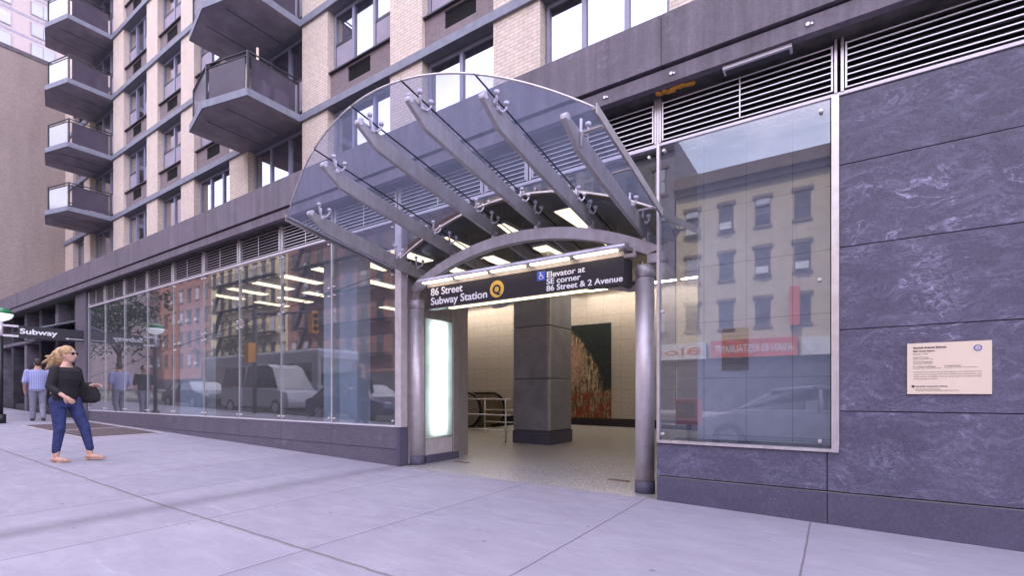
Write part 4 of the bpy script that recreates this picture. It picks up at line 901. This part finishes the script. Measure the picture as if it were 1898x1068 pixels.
# local frame: +x is the walking direction, +y the person's left
def head(b, f, c, s, yaw):
    rot = Matrix.Rotation(yaw, 3, 'Z')
    b.ell(f(*c), (.098 * s, .078 * s, .118 * s), 18, 14, rot)
    b.ell(f(c[0] + .025, c[1], c[2] - .065), (.062 * s, .052 * s, .058 * s), 14, 10, rot)          # jaw
    b.ell(f(c[0] + .098, c[1], c[2] - .018), (.020 * s, .014 * s, .026 * s), 8, 6, rot)            # nose
    b.ell(f(c[0] + .083, c[1], c[2] - .062), (.012 * s, .024 * s, .010 * s), 8, 6, rot)            # lips
    for q in (-1, 1): b.ell(f(c[0] - .005, c[1] + q * .079, c[2] - .01), (.022, .010, .032), 8, 6, rot)
def woman():
    x, y = -9.52, -2.70; f = frame((x, y, gz(x, y)), math.radians(38)); yaw = math.radians(38)
    P = thing('person', 'blonde woman in sunglasses, black top and blue jeans striding to the right', 'person', (x, y, gz(x, y)))
    lh, rh = (.03, .09, .90), (-.03, -.09, .90)
    lk, la, lt = (.19, .10, .50), (.27, .10, .11), (.41, .11, .05)      # front leg
    rk, ra_, rt = (.00, -.10, .49), (-.05, -.10, .09), (.08, -.11, .03)
    b = MB()
    for h_, k_, a_, t_ in ((lh, lk, la, lt), (rh, rk, ra_, rt)):
        limb(b, [f(*h_), f(*k_), f(*a_)], [.088, .058, .037]); limb(b, [f(a_[0] - .03, a_[1], a_[2] - .045), f(*t_)], [.038, .026])
        for q in range(5): b.ell(f(t_[0] + .03, t_[1] + (q - 2) * .014, t_[2] - .005), (.016, .008, .009), 8, 6)
    b.loft([(f(0, 0, .82), .12, .17, yaw), (f(0, 0, .92), .125, .185, yaw), (f(0, 0, 1.06), .10, .145, yaw), (f(.01, 0, 1.20), .12, .165, yaw), (f(.02, 0, 1.33), .105, .18, yaw), (f(.015, 0, 1.40), .06, .10, yaw), (f(.02, 0, 1.47), .05, .052, yaw), (f(.03, 0, 1.53), .048, .05, yaw)], 20)
    ls, le, lw = (.02, .175, 1.355), (.02, .27, 1.12), (.22, .25, 1.13)
    rs_, re_, rw = (.0, -.175, 1.355), (-.02, -.24, 1.10), (.18, -.24, .96)
    for s_, e_, w_ in ((ls, le, lw), (rs_, re_, rw)): limb(b, [f(*s_), f(*e_), f(*w_)], [.050, .038, .026])
    hd = lambda dx, dy: Vector(f(dx, dy, 0)) - Vector(f(0, 0, 0))
    hand(b, f(*lw), hd(1, -.1) + Vector((0, 0, .1)), Vector((0, 0, -1)) + hd(0, -.4)); hand(b, f(*rw), hd(.7, .1) + Vector((0, 0, -.6)), hd(0, 1))
    head(b, f, (.045, 0, 1.585), .98, yaw)
    b.build('body', 'skin', P, remesh=.0085)
    b = MB(); b.loft([(f(0, 0, .90), .135, .195, yaw), (f(.0, 0, 1.02), .125, .175, yaw), (f(.005, 0, 1.10), .12, .168, yaw), (f(.025, 0, 1.22), .142, .182, yaw), (f(.02, 0, 1.34), .122, .200, yaw), (f(.0, 0, 1.395), .08, .14, yaw)], 20)
    for s_, e_, w_ in ((ls, le, lw), (rs_, re_, rw)): limb(b, [f(*s_), f(*e_), tuple(Vector(f(*e_)).lerp(Vector(f(*w_)), .55))], [.066, .054, .047])
    b.build('top', 'cloth_black', P, remesh=.010)
    b = MB(); b.loft([(f(0, 0, .80), .13, .175, yaw), (f(-.01, 0, .88), .135, .195, yaw), (f(0, 0, .97), .125, .180, yaw)], 20)
    for h_, k_, a_ in ((lh, lk, la), (rh, rk, ra_)): limb(b, [f(*h_), f(*k_), f(a_[0], a_[1], a_[2] + .07)], [.105, .071, .050])
    b.build('jeans', 'denim', P, remesh=.010)
    b = MB()
    b.ell(f(.02, 0, 1.625), (.108, .092, .098), 18, 12); b.ell(f(-.06, 0, 1.57), (.085, .090, .13), 14, 10); b.ell(f(-.12, .02, 1.50), (.07, .075, .10), 12, 8)
    limb(b, [f(-.12, 0, 1.60), f(-.20, .03, 1.55), f(-.30, .03, 1.56)], [.055, .04, .012]); limb(b, [f(-.10, -.04, 1.56), f(-.16, -.05, 1.44), f(-.22, -.06, 1.36)], [.05, .04, .015])
    for q in range(8): limb(b, [f(-.08, (q - 4) * .02, 1.60), f(-.17 - .01 * (q % 3), (q - 4) * .024, 1.50), f(-.24 - .02 * (q % 4), (q - 4) * .03, 1.44 + .02 * (q % 3))], [.025, .018, .004])
    b.build('hair', 'hair_blond', P, remesh=.008)
    b = MB()
    for q in (-1, 1): b.ell(f(.135, q * .034, 1.598), (.014, .030, .023), 10, 8, Matrix.Rotation(yaw, 3, 'Z'))
    b.tube([f(.145, -.03, 1.603), f(.145, .03, 1.603)], .004, 6)
    for q in (-1, 1): b.tube([f(.13, q * .058, 1.603), f(.03, q * .088, 1.60)], .004, 6)
    b.build('sunglasses', 'sunglass', P)
    b = MB()
    for a_, t_ in ((la, lt), (ra_, rt)):
        n_ = Vector(f(a_[0] - .07, a_[1], a_[2] - .095)); e_ = Vector(f(t_[0] + .06, t_[1], t_[2] - .03)); 
        limb(b, [n_, n_.lerp(e_, .5), e_], [.028, .034, .03])
        m_ = n_.lerp(e_, .68); 
    sp = MB()
    for a_, t_ in ((la, lt), (ra_, rt)):
        n_ = Vector(f(a_[0] - .07, a_[1], a_[2] - .105)); e_ = Vector(f(t_[0] + .055, t_[1], max(t_[2] - .035, .0) + .008)); d_ = (e_ - n_); sd = Vector((-d_.y, d_.x, 0)).normalized() * .042
        sp.prism([n_ - sd * .7, e_ - sd * .8, e_ + d_.normalized() * .02, e_ + sd * .8, n_ + sd * .7], (0, 0, .022))
        for u, hh in ((.78, .045), (.30, .095)):
            c0 = n_.lerp(e_, u); sp.tube([c0 - sd * .9, c0 - sd * .5 + Vector((0, 0, hh)), c0 + sd * .5 + Vector((0, 0, hh)), c0 + sd * .9], .008, 6)
    sp.build('sandals', 'sandal', P)
    bg_ = thing('shoulder_bag', 'black shoulder bag carried at the side of the striding woman', 'bag', f(.25, .30, 1.0))
    b = MB(); b.loft([(f(.12, .27, .86), .10, .05, yaw), (f(.12, .27, .90), .17, .075, yaw), (f(.12, .27, 1.0), .175, .075, yaw), (f(.11, .26, 1.10), .14, .055, yaw), (f(.10, .25, 1.13), .10, .03, yaw)], 18); b.build('bag_body', 'cloth_black', bg_, remesh=.01)
    for q in (-1, 1): MB().tube([f(.02, .26 + q * .03, 1.11), f(.06, .26 + q * .02, 1.16), f(.16, .255, 1.17), f(.20, .26 + q * .03, 1.11)], .009, 8).build('handle', 'cloth_black', bg_)
woman()
def man(x, y, yawd, label, shirt, pants, hair_, h=1.0, arm=.0):
    yaw = math.radians(yawd); z0 = gz(x, y); g_ = frame((x, y, z0), yaw); f = lambda a, b_, c_: g_(a * h, b_ * h, c_ * h)
    P = thing('person', label, 'person', (x, y, z0)); b = MB()
    legs = [((0, .095, .92), (.07, .10, .50), (.10, .10, .09), (.22, .12, .04)), ((0, -.095, .92), (.02, -.10, .49), (-.16, -.10, .10), (-.05, -.12, .03))]
    for h_, k_, a_, t_ in legs: limb(b, [f(*h_), f(*k_), f(*a_)], [.085, .056, .04])
    b.loft([(f(0, 0, .86), .12, .165, yaw), (f(0, 0, .96), .12, .17, yaw), (f(0, 0, 1.12), .115, .165, yaw), (f(0, 0, 1.30), .125, .20, yaw), (f(0, 0, 1.42), .10, .19, yaw), (f(0, 0, 1.48), .065, .09, yaw), (f(.01, 0, 1.58), .058, .06, yaw)], 20)
    arms = [((0, .215, 1.41), (-.02, .27, 1.13), (.06 + arm, .27, .89)), ((0, -.215, 1.41), (-.04, -.27, 1.14), (.02, -.28, .90))]
    hd = lambda dx, dy: Vector(g_(dx, dy, 0)) - Vector(g_(0, 0, 0))
    for i, (s_, e_, w_) in enumerate(arms):
        limb(b, [f(*s_), f(*e_), f(*w_)], [.055, .042, .029]); hand(b, f(*w_), hd(.15, 0) + Vector((0, 0, -1)), hd(0, -1 if i == 0 else 1))
    head(b, f, (.02, 0, 1.665), 1.02, yaw); b.build('body', 'skin', P, remesh=.009)
    b = MB(); b.loft([(f(0, 0, .90), .145, .195, yaw), (f(0, 0, 1.08), .14, .19, yaw), (f(0, 0, 1.30), .145, .225, yaw), (f(0, 0, 1.42), .12, .215, yaw), (f(0, 0, 1.475), .085, .12, yaw)], 20)
    for s_, e_, w_ in arms: limb(b, [f(*s_), f(*e_)], [.075, .066])
    b.build('shirt', shirt, P, remesh=.011)
    b = MB(); b.loft([(f(0, 0, .84), .13, .17, yaw), (f(0, 0, .95), .13, .18, yaw)], 20)
    for h_, k_, a_, t_ in legs: limb(b, [f(*h_), f(*k_), f(a_[0], a_[1], a_[2] + .0)], [.105, .078, .062])
    b.build('trousers', pants, P, remesh=.011)
    b = MB(); b.ell(f(-.01, 0, 1.71), (.104, .09, .09), 16, 10); b.ell(f(-.05, 0, 1.665), (.07, .082, .085), 12, 8); b.build('hair', hair_, P, remesh=.009)
    b = MB()
    for h_, k_, a_, t_ in legs: limb(b, [f(a_[0] - .05, a_[1], a_[2] - .045), f(a_[0] + .05, t_[1], a_[2] - .05), f(t_[0], t_[1], t_[2] + .005)], [.045, .045, .035])
    b.build('shoes', 'shoe', P, remesh=.01)
man(-19.1, -.95, 170, 'man in a blue plaid shirt and grey trousers walking away', 'plaid', 'denim_grey', 'hair_dark', 1.0, .1)
man(-19.75, -1.85, -5, 'person in a dark top cut off by the left edge of the view', 'cloth_black', 'denim_grey', 'hair_dark', .98)

# ------------------------------------------------------------------ across the street (seen mirrored in the glass)
LY = -27.0
def block(x0, x1, z1, nfl, nb_, wall, label, shop='old_front', wfrac=.42, trim='brown_trim', escape=False, z0=4.6, y=LY, sz=(.18, .72)):
    B = thing('street_building', label, 'building', ((x0 + x1) / 2, y - 5, 0))
    MB().box(x0, x1, y - 12, y, 0, z1).build('wall', wall, B)
    b = MB(); b.box(x0 - .05, x1 + .05, y, y + .55, z1 - .55, z1 + .15); b.box(x0, x1, y, y + .3, z1 - .9, z1 - .55); b.build('cornice', trim, B)
    b = MB(); b.box(x0 + .1, x1 - .1, y, y + .12, .1, 3.3); b.build('shopfront', shop, B)
    fh = (z1 - 1.1 - z0) / nfl; bw = (x1 - x0) / nb_
    for k in range(nfl):
        for i in range(nb_):
            xc = x0 + bw * (i + .5); ww = bw * wfrac / 2; za, zb = z0 + fh * (k + sz[0]), z0 + fh * (k + sz[1])
            b = MB(); b.box(xc - ww - .12, xc + ww + .12, y, y + .12, zb, zb + .2); b.box(xc - ww - .08, xc + ww + .08, y, y + .10, za - .14, za); b.box(xc - ww, xc + ww, y, y + .03, za, zb)
            wn_ = b.build('window', trim, B)
            MB().box(xc - ww + .06, xc + ww - .06, y + .03, y + .04, za + .06, (za + zb) / 2 - .04).box(xc - ww + .06, xc + ww - .06, y + .03, y + .04, (za + zb) / 2 + .04, zb - .06).build('pane', random.choice(('room_dark', 'room_dark', 'curtain_grey', 'window_glass_far')), wn_)
            if random.random() < .22: MB().box(xc - .32, xc + .32, y + .04, y + .35, za + .06, za + .46).build('air_conditioner', 'shop_white', wn_)
    if escape:
        for k in range(nfl):
            b = MB(); za = z0 + fh * (k + .12); xa, xb = x0 + bw * .8, x0 + bw * (nb_ - .8)
            b.box(xa, xb, y + .1, y + 1.1, za, za + .05)
            for q in range(int((xb - xa) / .25)): b.box(xa + .25 * q, xa + .25 * q + .03, y + 1.07, y + 1.1, za, za + .95)
            b.box(xa, xb, y + 1.06, y + 1.11, za + .92, za + .97)
            if k < nfl - 1: b.prism([(xa + .6, y + .5, za), (xa + .75, y + .5, za), (xa + 2.6, y + .5, za + fh), (xa + 2.45, y + .5, za + fh)], (0, .45, 0))
            b.build('fire_escape', 'frame_dark', B)
    return B
c1 = block(-8.6, 9.4, 14.6, 3, 9, 'cream_wall', 'cream tenement with dark cornice opposite, mirrored in the large window', escape=False)
c2 = block(9.5, 25, 17.5, 4, 7, 'red_brick', 'red brick tenement across the street, right of the cream one', escape=True)
c3 = block(-14.4, -8.7, 17.8, 4, 3, 'old_stone', 'narrow grey building across the street, left of the cream tenement')
c4 = block(-33, -14.5, 13.2, 3, 8, 'brown_brick', 'low dark brown building across the street')
c5 = block(-52, -33.1, 22, 5, 8, 'red_brick', 'tall red brick building across the street with fire escapes', escape=True)
c6 = block(-70, -52.1, 19, 4, 9, 'cream_wall', 'ornate cream building across the street, left of the red brick one', escape=True)
c7 = block(-90, -70.1, 24, 6, 8, 'red_brick', 'furthest red brick building across the street')
c8 = block(-46, -24, 38, 10, 9, 'far_pink', 'pale high-rise standing back behind the brown building', y=-60, z0=14)
c9 = block(-80, -52, 60, 16, 9, 'side_brick', 'tall brown apartment tower far behind across the street', y=-75, z0=18)
def shop(x0, x1, z0, z1, mat, label, txt=None, tm='shop_white'):
    o = thing('shop_sign', label, 'sign', ((x0 + x1) / 2, LY, z0)); MB().box(x0, x1, LY + .12, LY + .45, z0, z1).build('board', mat, o)
    if txt: text(txt, 'lettering', o, ((x0 + x1) / 2, LY + .46, z0 + (z1 - z0) * .28), (-1, 0, 0), Z, (z1 - z0) * .62, tm, .01, align='CENTER', fit=(x1 - x0) * .9)
shop(-6.4, -1.8, 3.3, 4.35, 'shop_red', 'red ASIAN 83 restaurant sign across the street', 'ASIAN 83 RESTAURANT'); shop(-1.6, 4.0, 3.3, 4.3, 'shop_white', 'plain white shop sign across the street')
shop(-12.5, -6.7, 3.3, 4.3, 'shop_white', 'white shop sign with red script across the street', 'Blondie', 'shop_red'); shop(-48, -40, 3.2, 4.1, 'icon_blue', 'blue shop fascia on the red brick building'); shop(-31, -24, 3.2, 4.1, 'car_yellow', 'yellow shop fascia on the brown building'); shop(-66, -56, 3.2, 4.2, 'green_glass', 'green shop fascia on the cream ornate building')
shop(-2.2, -1.7, 5.0, 7.2, 'shop_red', 'tall narrow red sign on the cream tenement, mirrored in the large window')
# vehicles
def car(x, y, label, paint, kind='sedan', d=1, group='cars parked along the kerb'):
    z = rz(x); t_ = thing('parked_car', label, 'car', (x, y, z), group)
    L = {'sedan': 4.7, 'suv': 4.9, 'van': 5.6}[kind]
    if kind == 'sedan': lo = [(-2.35, .35), (-2.3, .85), (-1.65, .98), (1.25, .95), (2.2, .78), (2.35, .55), (2.33, .3)]; up = [(-1.75, .96), (-1.2, 1.38), (-.2, 1.47), (.55, 1.40), (1.35, .94)]
    elif kind == 'suv': lo = [(-2.4, .35), (-2.42, 1.05), (1.1, 1.08), (2.3, .98), (2.45, .6), (2.42, .32)]; up = [(-2.38, 1.05), (-2.15, 1.72), (.1, 1.80), (.6, 1.72), (1.3, 1.06)]
    else: lo = [(-2.8, .35), (-2.8, 1.2), (1.7, 1.15), (2.6, 1.0), (2.8, .6), (2.78, .32)]; up = [(-2.78, 1.2), (-2.72, 2.15), (.9, 2.2), (1.3, 2.05), (1.95, 1.12)]
    q = lambda px, py, pz: (x + d * px, y + py, z + pz)
    b = MB(); b.prism([q(px, -.9, pz) for px, pz in lo], (0, 1.8, 0)); b.build('body', paint, t_, bevel=.07)
    b = MB(); n = len(up); A = [q(px, -.86, pz) if pz < up[1][1] - .2 else q(px, -.72, pz) for px, pz in up]; B_ = [(a, y + (y - b2), c_) for a, b2, c_ in A]
    b.add(A + B_, [tuple(range(n)), tuple(range(n, 2 * n))] + [(i, (i + 1) % n, n + (i + 1) % n, n + i) for i in range(n)]); b.build('cabin_glass', 'car_glass', t_, bevel=.03)
    b = MB()
    rf = [p for p in up if p[1] > up[1][1] - .12]; b.prism([q(px, -.73, pz + .012) for px, pz in rf] + [q(px, -.73, pz - .05) for px, pz in rf[::-1]], (0, 1.46, 0)); b.build('roof', paint, t_, bevel=.02)
    b = MB()
    for i in (0, 1, 2, n - 1) if kind == 'sedan' else (0, 1, n - 1):
        for sgn in (0, 1): 
            P_ = (A, B_)[sgn]; b.tube([P_[i], P_[(i + 1) % n]] if i != n - 1 else [P_[0], P_[-1]], .035, 6)
    for sgn in (-1, 1): b.tube([q((up[1][0] + up[-2][0]) / 2, sgn * .74, up[1][1] + .02), q((up[1][0] + up[-2][0]) / 2, sgn * .88, up[0][1])], .04, 6)
    b.build('pillars', paint, t_)
    for wx in (-L / 2 + .95, L / 2 - .95):
        for sgn in (-1, 1):
            w_ = MB().tube([q(wx, sgn * .74, .34), q(wx, sgn * .93, .34)], .34, 24).build('wheel', 'tyre', t_); MB().tube([q(wx, sgn * .90, .34), q(wx, sgn * .94, .34)], .20, 18).build('rim', 'rim', w_)
    for sgn in (-1, 1):
        MB().ell(q(L / 2 - .12, sgn * .66, .70), (.09, .17, .07)).build('headlight', 'shop_white', t_); MB().box(*sorted((x - d * (L / 2 - .04), x - d * (L / 2 + .01))), y + sgn * .62 - .12, y + sgn * .62 + .12, z + .72, z + .88).build('tail_light', 'red_box', t_)
    return t_
car(-9.0, -7.4, 'grey parked SUV mirrored in the panes by the entrance', 'car_grey', 'suv', 1); car(-15.3, -7.4, 'dark blue sedan parked behind the grey SUV', 'car_blue', 'sedan', 1)
car(-21.5, -7.4, 'white van parked at the kerb', 'car_white', 'van', 1); car(-28.5, -7.4, 'black sedan parked behind the white van', 'car_black', 'sedan', 1)
car(-.6, -7.6, 'light grey sedan at the kerb mirrored low in the large window', 'car_white', 'sedan', -1); car(-24, -13.6, 'yellow taxi driving in the middle lane', 'car_yellow', 'sedan', -1, 'cars driving in the street'); car(-13, -17, 'white SUV driving on the far side', 'car_white', 'suv', 1, 'cars driving in the street')
def bus(x, y, label):
    z = rz(x); t_ = thing('bus', label, 'bus', (x, y, z))
    MB().box(x - 6, x + 6, y - 1.25, y + 1.25, z + .35, z + 3.05).build('body', 'car_white', t_, bevel=.15)
    MB().box(x - 5.98, x + 5.98, y + 1.24, y + 1.27, z + .7, z + 1.1).build('blue_stripe', 'icon_blue', t_)
    for k in range(8): MB().box(x - 5.7 + 1.42 * k, x - 4.45 + 1.42 * k, y + 1.25, y + 1.27, z + 1.35, z + 2.35).build('window', 'car_glass', t_)
    for k in range(8): MB().box(x - 5.7 + 1.42 * k, x - 4.45 + 1.42 * k, y - 1.27, y - 1.25, z + 1.35, z + 2.35).build('window', 'car_glass', t_)
    MB().box(x + 5.99, x + 6.03, y - 1.1, y + 1.1, z + 1.2, z + 2.6).build('windscreen', 'car_glass', t_)
    for wx in (-3.8, 3.4):
        for sg_ in (-1, 1): MB().tube([(x + wx, y + sg_ * 1.0, z + .48), (x + wx, y + sg_ * 1.28, z + .48)], .48, 24).build('wheel', 'tyre', t_)
bus(-27, -10.7, 'white city bus with blue stripe passing the station')
# traffic signal, street lamp, newspaper box
ts = thing('traffic_signal', 'yellow traffic signal on a grey kerbside pole', 'traffic light', (-20, -5.8, rz(-20)))
MB().tube([(-20, -5.8, 0), (-20, -5.8, 4.6)], .08, 12).tube([(-20, -5.8, 4.4), (-20, -8.5, 4.9)], .05, 8).build('pole', 'frame_dark', ts)
hd_ = MB().box(-20.17, -19.83, -8.65, -8.35, 3.9, 4.9).build('signal_head', 'signal_yellow', ts)
hd2 = MB().box(-20.17, -19.83, -5.75, -5.45, 2.4, 3.2).build('pedestrian_head', 'signal_yellow', ts)
for k in range(3): MB().tube([(-19.83, -8.5, 4.1 + .3 * k), (-19.76, -8.5, 4.1 + .3 * k)], .1, 14).build('lens', 'void', hd_)
nbx = thing('newspaper_box', 'red newspaper box at the kerb mirrored low in the large window', 'newspaper box', (-2.6, -5.75, 0))
MB().box(-2.85, -2.4, -5.95, -5.5, .45, 1.0).build('cabinet', 'red_box', nbx, bevel=.02); MB().box(-2.80, -2.45, -5.5, -5.49, .62, .92).build('window', 'car_glass', nbx); MB().tube([(-2.62, -5.72, -.1), (-2.62, -5.72, .45)], .05, 10).build('pedestal', 'frame_dark', nbx)
def tree(x, y, h_, label):
    z = rz(x) + .1; t_ = thing('street_tree', label, 'tree', (x, y, z), 'street trees'); rnd = random.Random(int(x * 10))
    b = MB(); limb(b, [(x, y, z), (x + .1, y, z + h_ * .35), (x, y, z + h_ * .6)], [.16, .12, .06], 10)
    br = []
    for k in range(9):
        a = 2 * PI * k / 9; e_ = (x + math.cos(a) * h_ * .26, y + math.sin(a) * h_ * .26, z + h_ * (.5 + .3 * rnd.random())); br.append(e_); b.tube([(x, y, z + h_ * (.33 + .03 * k)), e_], [.05, .015], 6)
    b.build('trunk', 'bark', t_)
    b = MB()
    for k in range(60):
        c_ = Vector((x, y, z + h_ * .68)) + Vector((rnd.gauss(0, .16), rnd.gauss(0, .16), rnd.gauss(0, .13))) * h_
        for j in range(45):
            p = c_ + Vector((rnd.gauss(0, .35), rnd.gauss(0, .35), rnd.gauss(0, .28))); u = Vector((rnd.uniform(-1, 1), rnd.uniform(-1, 1), rnd.uniform(-1, 1))).normalized(); v_ = u.orthogonal().normalized(); s_ = rnd.uniform(.07, .14)
            b.add([p - u * s_, p + v_ * s_ * .6, p + u * s_, p - v_ * s_ * .6], [(0, 1, 2, 3)])
    b.build('crown', 'leaf', t_)
tree(-34, -5.6, 7.5, 'green street tree at the kerb beyond the bus'); tree(-44, -5.6, 8.5, 'tall street tree at the kerb further down the block'); tree(-17, -25, 7, 'street tree in front of the dark brown building'); tree(-58, -25, 8, 'street tree in front of the ornate cream building')
